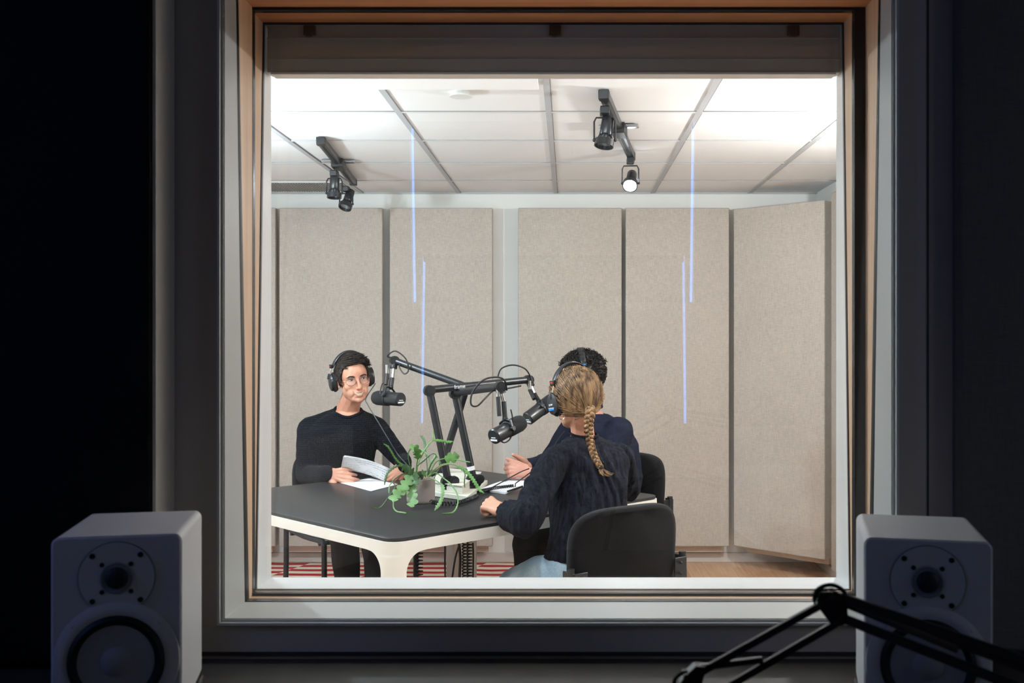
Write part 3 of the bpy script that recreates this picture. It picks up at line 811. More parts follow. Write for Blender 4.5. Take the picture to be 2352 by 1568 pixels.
S = [([(650, 850), (560, 790), (480, 700), (430, 660), (370, 590), (330, 520), (270, 430), (205, 385)], .010, b0, 4.14, 'plant_green', .1),
 ([(700, 850), (720, 700), (780, 540), (880, 400), (940, 320), (952, 190)], .010, b0, 4.26, 'plant_green', .8),
 ([(760, 600), (850, 430), (940, 340), (1080, 340), (1160, 355), (1250, 350)], .014, 4.24, 4.30, 'plant_green', .5),
 ([(860, 800), (850, 650), (830, 470), (820, 380), (800, 310), (755, 265)], .014, b0, 4.34, 'plant_dark', .5),
 ([(690, 850), (700, 700), (715, 600), (705, 500), (660, 440), (600, 450)], .036, b0, 4.12, 'plant_green', .45),
 ([(640, 850), (600, 720), (575, 600), (580, 500), (640, 440), (690, 440)], .010, b0, 4.2, 'plant_dark', .7),
 ([(870, 880), (960, 700), (1030, 630), (1130, 605), (1240, 590), (1340, 562)], .046, b0, 4.22, 'plant_green', .62),
 ([(880, 880), (980, 760), (1100, 690), (1250, 695), (1400, 770), (1500, 860), (1570, 960), (1640, 1070), (1710, 1125)], .017, b0, 4.10, 'plant_green', .45),
 ([(880, 880), (980, 820), (1100, 900), (1230, 1010), (1310, 1150), (1310, 1300), (1240, 1430), (1090, 1465)], .007, b0, 3.99, 'plant_pale', .3),
 ([(860, 890), (980, 930), (1080, 1010), (1090, 1100), (1060, 1240), (970, 1390)], .018, b0, 4.06, 'plant_pale', .35),
 ([(690, 860), (620, 880), (540, 980), (460, 1080), (380, 1170), (345, 1255)], .050, b0, 4.08, 'plant_pale', .12),
 ([(700, 870), (650, 960), (625, 1100), (645, 1220), (615, 1340)], .046, b0, 4.10, 'plant_pale', .1),
 ([(350, 1240), (352, 1340), (400, 1430), (470, 1465), (540, 1440)], .007, 4.08, 4.0, 'plant_pale', .2),
 ([(620, 860), (520, 830), (430, 870), (340, 950), (380, 1030), (290, 1170), (180, 1320), (100, 1365), (20, 1330)], .007, b0, 4.10, 'plant_dark', .5),
 ([(660, 850), (540, 740), (450, 715), (360, 740), (260, 830), (215, 1000)], .012, b0, 4.12, 'plant_dark', .3),
 ([(830, 860), (900, 680), (850, 540), (740, 465)], .008, b0, 4.25, 'plant_pale', .5),
 ([(860, 880), (905, 700), (990, 570), (930, 535), (800, 640), (700, 720)], .008, b0, 4.2, 'plant_dark', .6),
 ([(1160, 640), (1290, 622), (1400, 645), (1505, 660)], .006, 4.22, 4.2, 'plant_pale', .5),
 ([(700, 860), (620, 800), (560, 770), (480, 710)], .040, b0, 4.10, 'plant_dark', .2),
 ([(720, 900), (760, 870), (700, 840), (680, 930), (730, 990)], .030, b0, 4.12, 'plant_dark', .1),
 ([(840, 850), (900, 740), (940, 640), (1000, 560), (960, 620)], .014, b0, 4.24, 'plant_pale', .4),
 ([(700, 870), (640, 900), (560, 1010), (520, 1060), (470, 1110)], .036, b0, 4.12, 'plant_green', .2),
 ([(850, 900), (870, 780), (930, 640), (985, 545)], .006, 4.22, 4.3, 'plant_tan', .9),
 ([(800, 900), (860, 820), (910, 700)], .004, 4.2, 4.24, 'plant_tan', .9),
 ([(840, 900), (960, 790), (1080, 710), (1200, 690)], .005, 4.2, 4.2, 'plant_tan', .9),
 ([(720, 850), (740, 740), (790, 640), (860, 570)], .005, 4.2, 4.25, 'plant_tan', .9),
 ([(960, 900), (1010, 800), (1060, 700), (1040, 640)], .006, 4.22, 4.3, 'plant_dark', .5),
 ([(1400, 770), (1425, 850), (1415, 950), (1420, 1040)], .006, 4.14, 4.12, 'plant_dark', .3),
 ([(780, 770), (820, 840), (830, 880)], .010, 4.2, 4.2, 'plant_green', .1),
 ([(330, 960), (290, 1020), (285, 1130)], .006, 4.12, 4.1, 'plant_pale', .3)]
for a in S: stem(*a)

# ------------------------------------------------------------ control room
struct('floor_control', bx(B(), -2.3, 2.3, -1.3, 2.4, -.06, -.001), 'carpet_dark').name = 'floor'
struct('ceiling_control', bx(B(), -2.3, 2.3, -1.3, 2.1, 2.75, 2.83), 'control_wall').name = 'ceiling'
struct('wall_control_left', bx(B(), -2.3, -2.2, -1.3, 2.1, 0, 2.8), 'control_wall')
struct('wall_control_right', bx(B(), 2.2, 2.3, -1.3, 2.1, 0, 2.8), 'control_wall')
RY = -1.2; L_ = 5.62
xa = (949-1304)*L_/FPX; GAP = .009; xb = (1590-1304)*L_/FPX
w = B(); za, zb = 1.27, 2.24
for x0, x1, z0, z1 in ((-2.3, xa-GAP, 0, 2.8), (xb+GAP, 2.3, 0, 2.8), (xa-GAP, xb+GAP, 0, za), (xa-GAP, xb+GAP, zb, 2.8)): bx(w, x0, x1, RY-.1, RY, z0, z1)
struct('wall_control_rear', w, 'control_wall', smooth=False)
w2 = thing('window_2', 'daylight window behind a closed blind in the control room', None, ((xa+xb)/2, RY, za), kind='structure')
struct('sky_pane', bx(B(), xa-.02, xb+.02, RY-.09, RY-.08, za, zb), 'daylight', w2)
rb = thing('roller_blind', 'dark closed roller blind on the control room window, daylight at its edges', 'blind', ((xa+xb)/2, RY, za))
obj('fabric', bx(B(), xa+.009, xb-.009, RY-.045, RY-.043, za, zb), 'rear_blind', rb)
obj('roller', cyl(B(), (xa, RY-.044, zb-.02), (xb, RY-.044, zb-.02), .02), 'rear_blind', rb)
k = B()
for i in range(22):
    for x in (xa+.010, xb-.010): ell(k, (x, RY-.05, za+.04*i+.02), .0045, sub=1)
obj('bead_chain', k, 'white_label', rb)

t = thing('desk', 'dark control room desk along the window wall', 'desk', (0, 1.4, 0))
obj('desktop', bx(B(), -1.9, 1.9, .75, 2.08, .735, .765), 'desk_dark', t, bevel=.003)
for x in (-1.86, 0, 1.84): obj('side_panel', bx(B(), x, x+.03, .80, 2.05, 0, .735), 'desk_dark', t)
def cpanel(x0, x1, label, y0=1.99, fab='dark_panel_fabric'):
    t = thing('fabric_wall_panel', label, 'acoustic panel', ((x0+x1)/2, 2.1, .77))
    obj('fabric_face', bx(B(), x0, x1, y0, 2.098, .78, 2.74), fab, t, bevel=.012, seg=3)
    if x1 < 0: obj('window_lit_edge', bx(B(), x1, x1+.006, y0+.012, 2.098, .78, 2.74), 'window_lit_pale', t)  # panel side facing the window: its light is put into the pale colour
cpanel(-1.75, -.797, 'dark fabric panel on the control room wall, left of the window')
xr_ = (2200-1304)*2.06/FPX
cpanel(xr_, 1.75, 'dark fabric panel on the control room wall, right of the window', 2.06, 'grey_panel_fabric')
o = struct('trim_3', bx(B(), (2131-1304)*2.1/FPX-.0015, (2131-1304)*2.1/FPX+.0015, 2.098, 2.1, .77, 2.75), 'groove_dark')
o = struct('trim_4', bx(B(), -1.9, 1.9, 2.094, 2.1, .765, .772), 'groove_dark')

def speaker(cx, cy, ztop, rz, label, W=.185, H=.285, D=.222):
    """front face centre bottom at (cx,cy); front faces local -Y"""
    z0 = ztop-H
    t = thing('studio_monitor', label, 'speaker', (cx, cy, z0), rz); M = mw(t)
    # cabinet with rounded long edges
    def rr(k, y, e=0): return [M @ V((x, y, z)) for x, z in rrect(-W/2+e, W/2-e, e, H-e, .012-min(e, .008), 6)]
    obj('cabinet', loft(B(), [rr(0, .001, .003), rr(0, .004, 0), rr(0, D, 0)]), 'speaker_white', t)
    def face(z, depth=0): return axis_M(M @ V((0, depth, z)), M.to_3x3() @ V((0, -1, 0)))
    zt = H-.063; zw = H-.188
    F = face(zt)
    obj('tweeter_plate', lathe(B(), [(.001, 0), (.054, 0), (.054, .0015), (.030, .0015), (.024, .0012), (.001, .001)], F, 48), 'speaker_white', t)
    obj('plate_gap', lathe(B(), [(.054, -.0003), (.0548, -.0003), (.0548, .0003), (.054, .0006), (.054, -.0003)], F, 48), 'rubber', t)
    obj('tweeter_waveguide', lathe(B(), [(.024, .0018), (.0225, .003), (.019, .0012), (.001, .001)], F, 40), 'speaker_plate', t)
    obj('tweeter_grille', lathe(B(), [(.001, .002), (.0165, .002), (.0155, .0045), (.010, .0075), (.001, .0085)], F, 32), 'speaker_mesh', t)
    for r, sr in ((.048, .0042), (.029, .0036)):
        for a in (45, 135, 225, 315):
            a = math.radians(a); k = lathe(B(), [(.001, .001), (sr, .001), (sr, .0024), (sr*.6, .0026), (.001, .0018)], F @ Matrix.Translation((r*math.cos(a), r*math.sin(a), 0)), 16)
            obj('screw', k, 'rubber', t)
    F = face(zw)
    obj('woofer_flange', lathe(B(), [(.066, .0), (.090, .0), (.0895, .0012), (.080, .0045), (.070, .005), (.066, .002)], F, 56), 'speaker_white', t)
    obj('surround', lathe(B(), [(.070, .003), (.069, .0055), (.063, .010), (.055, .0055), (.053, .003), (.070, .003)], F, 56), 'rubber', t)
    obj('cone', lathe(B(), [(.055, .0052), (.040, .0015), (.026, .0010), (.001, .0010)], F, 56), 'speaker_cone', t)
    obj('dust_cap', lathe(B(), [(.0255, .0012), (.0255, .003), (.018, .0085), (.010, .011), (.001, .012)], F, 40), 'speaker_cone', t)
    obj('cap_ring', lathe(B(), [(.0255, .001), (.0268, .001), (.0268, .0028), (.0255, .0028), (.0255, .001)], F, 40), 'rubber', t)
    for a in (42, 138, 222, 318):
        a = math.radians(a); k = lathe(B(), [(.001, .001), (.0048, .001), (.0048, .004), (.001, .0035)], F @ Matrix.Translation((.0775*math.cos(a), .0775*math.sin(a), 0)), 16)
        obj('screw', k, 'rubber', t)
    p = bx(B(), -W/2-.004, W/2+.004, .006, D+.006, .765-z0, 0, M)
    tag(obj('speaker_pad', p, 'rubber', bevel=.004), 'black foam pad under the ' + ('left' if cx < 0 else 'right') + ' white speaker', 'speaker pad')
    return t
speaker(-.679, 1.57, CH-(1229-780)*1.575/FPX, math.radians(11.9), 'white studio speaker on the desk left of the window')
speaker(.542, 1.57, CH-(1238-780)*1.575/FPX, math.radians(-12.5), 'white studio speaker on the desk right of the window, behind the black arm')

# scissor arm in the foreground
t = thing('microphone_stand', 'black scissor boom arm in the foreground, lower right', 'boom arm', (.6, 1.1, .765))
D1 = 1.25
def bar(a, b, w_, nm='bar', parent=None, th=.009):
    a, b = V(a), V(b); d = (b-a).normalized(); L = (b-a).length; s, u, _ = frame_of(d, (0, -1, 0))
    M = Matrix.Translation((a+b)/2) @ Matrix((s, d, u)).transposed().to_4x4()
    return obj(nm, bx(B(), -w_/2, w_/2, -L/2, L/2, -th/2, th/2, M), 'black_metal', parent or t, bevel=.0015)
A1 = P(1887, 1388, D1); A2 = P(1918, 1438, D1); J = P(1905, 1405, D1)
pl_ = [P(x, y, D1-.008) for x, y in ((1876, 1378), (1884, 1360), (1922, 1358), (1946, 1380), (1948, 1420), (1938, 1436), (1915, 1440), (1885, 1400))]
obj('joint_plate', prism(B(), pl_, (0, .003, 0)), 'black_metal', t, smooth=False)
obj('joint_plate', prism(B(), [p+V((0, .016, 0)) for p in pl_], (0, .003, 0)), 'black_metal', t, smooth=False)
for x, y in ((1911, 1369), (1882, 1388), (1930, 1417), (1921, 1431)):
    cc = P(x, y, D1-.011); obj('screw', cyl(B(), cc, cc+V((0, .024, 0)), .0032), 'bracket_metal', t)
bar(P(1600, 1548, D1), P(1884, 1389, D1), .0085); bar(P(1630, 1600, D1), P(1920, 1431, D1), .0085)
bar(P(1608, 1532, D1), P(1752, 1514, D1), .007); bar(P(1932, 1371, D1), P(2420, 1540, 1.12), .011); bar(P(1938, 1420, D1), P(2420, 1610, 1.12), .011)
bar(P(1960, 1392, D1+.012), P(2420, 1560, 1.14), .007)
p2 = [P(x, y, D1-.008) for x, y in ((1582, 1545), (1598, 1530), (1622, 1532), (1612, 1575), (1600, 1600), (1565, 1600), (1562, 1570))]
obj('lower_plate', prism(B(), p2, (0, .018, 0)), 'black_metal', t, smooth=False)
cc = P(1576, 1556, D1-.011); obj('screw', cyl(B(), cc, cc+V((0, .024, 0)), .0032), 'bracket_metal', t)
ca, cb = P(1945, 1388, D1+.004), P(2200, 1492, 1.19)
N_ = 90*8; s, u, d = frame_of(cb-ca)
sp_ = [ca+(cb-ca)*(i/N_)+s*.0042*math.cos(2*PI*i/8)+u*.0042*math.sin(2*PI*i/8) for i in range(N_+1)]
obj('spring', tube(B(), sp_, .0008, 5), 'spring_steel', t)
bar(P(1640, 1600, D1), P(1480, 1700, D1), .012); bar(P(1602, 1590, D1), P(1540, 1900, D1), .014, 'post')
cable([P(1873, 1385, D1), P(1871, 1364, D1), P(1884, 1349, D1), P(1908, 1343, D1), P(1932, 1352, D1), P(1950, 1374, D1)], .0026, 'black cable looped over the top joint of the foreground boom arm')
cable([P(1548, 1575, D1), P(1551, 1558, D1), P(1565, 1546, D1), P(1582, 1544, D1)], .0026, 'black cable looped at the lower joint of the foreground boom arm')
# ------------------------------------------------------------ people
def add_bm(dst, src, M=None):
    if M is not None: bmesh.ops.transform(src, matrix=M, verts=src.verts)
    me = bpy.data.meshes.new('x'); bmesh.ops.recalc_face_normals(src, faces=src.faces); src.to_mesh(me); src.free()
    dst.from_mesh(me); bpy.data.meshes.remove(me); return dst
def head_matrix(p, fwd, roll=0, pitch=0):
    """local -Y is the face, +X the person's left, +Z up; pitch>0 looks down, roll>0 tips the crown to the person's right"""
    f = V(fwd).normalized(); f.z = 0; f.normalize(); L = V((0, 0, 1)).cross(f)
    M = Matrix((L, -f, V((0, 0, 1)))).transposed()
    M = M @ Matrix.Rotation(math.radians(pitch), 3, 'X') @ Matrix.Rotation(math.radians(-roll), 3, 'Y')
    return Matrix.Translation(V(p)) @ M.to_4x4()
def head_bm(k=1.):
    h = B()
    ell(h, (0, .018, .030), (.0745, .092, .088), sub=4)
    ell(h, (0, -.018, .022), (.064, .073, .078), sub=4)
    ell(h, (0, -.028, -.040), (.054, .056, .062)); ell(h, (0, -.030, -.066), (.044, .049, .042))
    for s in (-1, 1):
        ell(h, (s*.040, -.006, -.058), (.021, .036, .036)); ell(h, (s*.040, -.052, -.030), (.023, .024, .024))
        ell(h, (s*.030, -.040, -.085), (.020, .028, .018)); ell(h, (s*.018, -.056, -.093), (.022, .026, .018)); ell(h, (s*.032, -.046, -.062), (.022, .036, .030))
        ell(h, (s*.028, -.074, .017), (.024, .016, .008), Matrix.Rotation(s*.12, 3, 'Y'))
        ell(h, (s*.011, -.097, -.040), (.0075, .010, .0075), sub=2)
        ell(h, (s*.076, .008, -.008), (.006, .017, .030), Matrix.Rotation(s*.25, 3, 'Z')); ell(h, (s*.078, .018, .008), (.006, .010, .014), sub=2); ell(h, (s*.074, .000, -.034), (.006, .008, .009), sub=2)
    ell(h, (0, -.074, -.100), (.021, .019, .017)); ell(h, (0, -.050, -.095), (.032, .030, .018))
    limb(h, [(0, -.082, .018), (0, -.092, -.004), (0, -.104, -.024), (0, -.110, -.036)], [.0075, .0068, .0085, .0098])
    ell(h, (0, -.084, -.060), (.026, .014, .011)); ell(h, (0, -.082, -.078), (.022, .014, .009))
    return h
def hand(bm, wrist, d, pn, curls, thumb=1, spread=.12, k=1., thumbdir=(.75, .55, .35), tcurl=.4):
    """d: to the fingertips, pn: the way the palm faces, thumb=+1/-1: which side of d x pn the thumb is on"""
    w = V(wrist); d = V(d).normalized(); pn = V(pn); pn = (pn-d*pn.dot(d)).normalized(); a = d.cross(pn)*thumb
    ell(bm, w, .024*k, sub=2); tips = []
    offs = (.027, .009, -.009, -.026); lens = (.070, .078, .072, .058); kn = (.084, .088, .084, .076)
    for i in range(4):
        K = w+d*kn[i]*k+a*offs[i]*k
        limb(bm, [w+a*offs[i]*.55*k+d*.012, w+(K-w)*.6, K], [.0165*k, .0135*k, .0105*k])
        dd = (d+a*(1.5-i)*spread*.35).normalized(); p = K; nn = pn.copy()
        for j, (f, r0, r1) in enumerate(((.45, .0098, .0088), (.30, .0088, .0080), (.25, .0080, .0068))):
            ang = math.radians(curls[i]*(72, 88, 52)[j])
            dd, nn = dd*math.cos(ang)+nn*math.sin(ang), nn*math.cos(ang)-dd*math.sin(ang)
            q = p+dd*lens[i]*f*k; capsule(bm, p, q, r0*k, r1*k); p = q
        tips.append(p)
    p0 = w+a*.022*k+d*.014*k+pn*.006; td = (a*thumbdir[0]+d*thumbdir[1]+pn*thumbdir[2]).normalized()
    p1 = p0+td*.040*k; t2 = (td*(1-tcurl)+d*tcurl*.8+pn*tcurl*.5).normalized(); p2 = p1+t2*.031*k; p3 = p2+(t2+pn*tcurl*.4).normalized()*.026*k
    limb(bm, [p0, p1, p2, p3], [.0165*k, .0125*k, .0105*k, .0085*k]); return tips
def oval_ring(c, lat, fr, hw, hd, n=28, p=2.4):
    out = []
    for i in range(n):
        t = 2*PI*i/n; c_, s_ = math.cos(t), math.sin(t)
        out.append(V(c)+lat*(hw*math.copysign(abs(c_)**(2/p), c_))+fr*(hd*math.copysign(abs(s_)**(2/p), s_)))
    return out
def torso(bm, secs, k=1.):
    """secs: (centre, lateral, half width, half depth)"""
    R_ = []
    for c, lat, hw, hd in secs:
        lat = V(lat).normalized(); fr = V((0, 0, 1)).cross(lat).normalized(); R_.append(oval_ring(c, lat, fr, hw*k, hd*k))
    return loft(bm, R_)
def disp(me, f):
    me.update(); nrm = [v.normal.copy() for v in me.vertices]
    for v, n in zip(me.vertices, nrm): v.co += n*f(v.co)
    me.update()
def cut(me, test):
    bm = B(); bm.from_mesh(me); bmesh.ops.delete(bm, geom=[v for v in bm.verts if test(v.co)], context='VERTS'); bm.to_mesh(me); bm.free(); return me
def bvh(me):
    bm = B(); bm.from_mesh(me); t = BVHTree.FromBMesh(bm); bm.free(); return t
def sculpt(me, M):
    """eye sockets, nostril crease and mouth pressed into the remeshed head"""
    I = M.inverted(); R3 = M.to_3x3()
    for v in me.vertices:
        p = I @ v.co
        if p.length > .17 or p.y > .0: continue
        dy = 0; dz = 0
        for s in (-1, 1):
            q = ((p.x-s*.031)/.018)**2+((p.z-.000)/.0115)**2; dy += .0075*math.exp(-q)
            q = ((p.x-s*.020)/.008)**2+((p.z-.004)/.012)**2; dy += .0025*math.exp(-q)
            # smile line from the nose wing to the mouth corner
            ax, az, bx_, bz = s*.019, -.040, s*.041, -.064
            t = max(0, min(1, ((p.x-ax)*(bx_-ax)+(p.z-az)*(bz-az))/((bx_-ax)**2+(bz-az)**2)))
            dd = (p.x-ax-t*(bx_-ax))**2+(p.z-az-t*(bz-az))**2; dy += .0014*math.exp(-dd/.003**2)
            q = ((p.x-s*.042)/.014)**2+((p.z+.028)/.013)**2; dy -= .0015*math.exp(-q)
        q = (p.x/.02)**2+((p.z+.0895)/.0045)**2; dy += .0025*math.exp(-q)
        v.co += R3 @ V((0, dy, dz))
    bm = B(); bm.from_mesh(me); vs = []
    for v in bm.verts:
        p = I @ v.co
        if p.length < .15 and p.y < -.01 and p.z < -.012 and not (abs(p.x) < .021 and p.z > -.054): vs.append(v)
    for _ in range(14): bmesh.ops.smooth_vert(bm, verts=vs, factor=.5, use_axis_x=True, use_axis_y=True, use_axis_z=True)
    bm.to_mesh(me); bm.free(); me.update()
class Face:
    def __init__(s, me, M): s.t = bvh(me); s.M = M; s.I = M.inverted()
    def at(s, x, z, off=.001):
        o = s.M @ V((x, -.25, z)); d = (s.M.to_3x3() @ V((0, 1, 0))).normalized()
        h = s.t.ray_cast(o, d)[0]
        y = (s.I @ h).y if h else -.07
        return V((x, y-off, z))
    def smooth_at(s, x, z, off, r=.004):
        ys = [s.at(x+a*r, z+b*r, off).y for a, b in ((0, 0), (1, 0), (-1, 0), (0, 1), (0, -1))]
        return V((x, sum(ys)/5, z))
    def patch(s, top, bot, x0, x1, off=.001, nx=14, nz=4, th=.0015, r=.004):
        bm = B(); F = []; K = []
        for i in range(nx+1):
            x = x0+(x1-x0)*i/nx; a, b = top(x), bot(x); f = []; k = []
            for j in range(nz+1):
                z = b+(a-b)*j/nz; p = s.smooth_at(x, z, off, r)
                f.append(bm.verts.new(s.M @ p)); k.append(bm.verts.new(s.M @ (p+V((0, th, 0)))))
            F.append(f); K.append(k)
        for i in range(nx):
            for j in range(nz):
                bm.faces.new((F[i][j], F[i+1][j], F[i+1][j+1], F[i][j+1])); bm.faces.new((K[i][j], K[i][j+1], K[i+1][j+1], K[i+1][j]))
        for i in range(nx):
            bm.faces.new((F[i][0], K[i][0], K[i+1][0], F[i+1][0])); bm.faces.new((F[i][nz], F[i+1][nz], K[i+1][nz], K[i][nz]))
        return bm
    def line(s, pts, r, off=.001, rr=.003, n=8):
        q = smooth_path([(x, 0, z) for x, z in pts], 6)
        P3 = [s.M @ s.smooth_at(p.x, p.z, off, rr) for p in q]; N_ = len(P3)
        rad = [max(.0003, r*min(1, 4*min(i, N_-1-i)/N_+.15)) for i in range(N_)]
        return tube(B(), P3, rad, n)
def cap_mesh(me, M, mask, off, rough=.0, seed=0.):
    I = M.inverted(); bm = B(); me.update(); idx = {}
    for p in me.polygons:
        c = I @ p.center
        if c.length > .19 or not mask(c): continue
        f = []
        for i in p.vertices:
            if i not in idx:
                v = me.vertices[i]; l = I @ v.co
                e = off*(1+rough*noise.noise(l*38+V((seed, 0, 0)))); idx[i] = bm.verts.new(v.co+v.normal*e)
            f.append(idx[i])
        bm.faces.new(f)
    bd = [e for e in bm.edges if len(e.link_faces) == 1]           # tuck the rim under
    r = bmesh.ops.extrude_edge_only(bm, edges=bd); C0 = M @ V((0, .01, .0))
    for v in [g for g in r['geom'] if isinstance(g, bmesh.types.BMVert)]: v.co += (C0-v.co).normalized()*(off+.004)
    return bm
def interp(x, tab):
    if x <= tab[0][0]: return tab[0][1]
    for (a, b), (c, d) in zip(tab, tab[1:]):
        if x <= c: return b+(d-b)*(x-a)/(c-a)
    return tab[-1][1]
def tufts(bm, me, M, mask, n, length, direc, r, seed=1, curl=0., off=.004, seg=5, sides=5, lift=.8):
    rnd = random.Random(seed); I = M.inverted(); R3 = M.to_3x3()
    ps = [p for p in me.polygons if (I @ p.center).length < .19 and mask(I @ p.center)]
    for _ in range(n):
        p = rnd.choice(ps); c = I @ p.center; nn = (I.to_3x3() @ p.normal).normalized()
        L = length(c)*rnd.uniform(.7, 1.25); d = V(direc(c, nn)); d = (d+V((rnd.uniform(-.3, .3), rnd.uniform(-.3, .3), rnd.uniform(-.2, .2)))).normalized()
        pts = []; q = c+nn*off*.85; dd = (d*.8+nn*lift).normalized(); a0 = rnd.uniform(0, 6.28); s, u, _w = frame_of(d)
        for j in range(seg+1):
            w = V((0, 0, 0)) if not curl else (s*math.cos(a0+j*1.25)+u*math.sin(a0+j*1.25))*curl*min(1, j*.6)
            pts.append(R3 @ (q+w)+M.translation); q = q+dd*(L/seg); dd = (dd*.72+d*.28-nn*.05).normalized()
        rr = [r, r*1.1, r, r*.85, r*.55, r*.15][:seg+1] if seg == 5 else [r*(1-.85*j/seg) for j in range(seg+1)]
        tube(bm, pts, rr, sides)
def headphones(M, label, marks=False, bh=.131, bw=.099, mark='red_mark'):
    t = thing('headphones', label, 'headphones', M.translation); T = lambda *p: M @ V(p)
    def arc(a0, a1, a, b, zc, n=24): return [T(a*math.cos(math.radians(a0+(a1-a0)*i/n)), .012, zc+b*math.sin(math.radians(a0+(a1-a0)*i/n))) for i in range(n+1)]
    back = M.to_3x3() @ V((0, 1, 0))
    k = B(); pts = arc(28, 152, bw, bh, .0); s_prev = None; rings = []
    for i, p in enumerate(pts):
        d = (pts[min(i+1, len(pts)-1)]-pts[max(i-1, 0)]).normalized(); u = d.cross(back).normalized()
        w = .016 if 1 < i < len(pts)-2 else .012
        rings.append(circ(p, back, u, w, .0058, 14))
    loft(k, rings); obj('headband', k, 'satin_black', t)
    for s in (-1, 1):
        k = tube(B(), [T(s*.0885, .012, .068), T(s*.098, .012, .045), T(s*.103, .012, .022)], .0022, 8, sm=4); tube(k, [T(s*.0885, .018, .068), T(s*.1, .018, .045), T(s*.103, .018, .022)], .001, 6, sm=4)
        obj('slider', k, 'chrome', t)
        obj('end_piece', bx(B(), s*.0935-.006, s*.0935+.006, -.002, .026, .060, .078, M), 'black_plastic', t, bevel=.002)
        obj('side_mark', bx(B(), s*.0995, s*.1004, .004, .020, .067, .073, M), mark, t)
        C_ = M @ Matrix.Translation((s*.082, .008, -.010)) @ Matrix.Rotation(s*PI/2, 4, 'Y') @ Matrix.Diagonal((1.22, 1, 1, 1))
        obj('ear_cushion', lathe(B(), [(.018, -.006), (.036, -.006), (.040, .001), (.040, .010), (.034, .014), (.018, .012), (.018, -.006)], C_, 32), 'earpad', t)
        obj('ear_cup', lathe(B(), [(.001, .012), (.034, .012), (.036, .018), (.033, .026), (.024, .0295), (.001, .030)], C_, 32), 'satin_black', t)
        k = tube(B(), [T(s*.1135, .012, .008), T(s*.112, .012, .018), T(s*.106, .012, .034)], .006, 8, sm=4, flat=.5)
        obj('yoke', k, 'black_plastic', t)
        if marks and s == 1:
            F = Matrix.Translation(T(.1128, .008, -.010)) @ (M.to_3x3() @ Matrix(((0, 0, 1), (1, 0, 0), (0, 1, 0)))).to_4x4()
            obj('blue_band', bx(B(), -.018, .018, -.0235, -.0165, -.0005, .001, F), 'blue_mark', t); obj('white_band', bx(B(), -.018, .018, -.016, -.014, -.0005, .001, F), 'white_label', t)
            words('SONY', .0095, F @ Matrix.Translation((0, -.003, .001)), 'white_label', t)
    return t
def person(name_label, base):
    return thing('person', name_label, 'person', base)

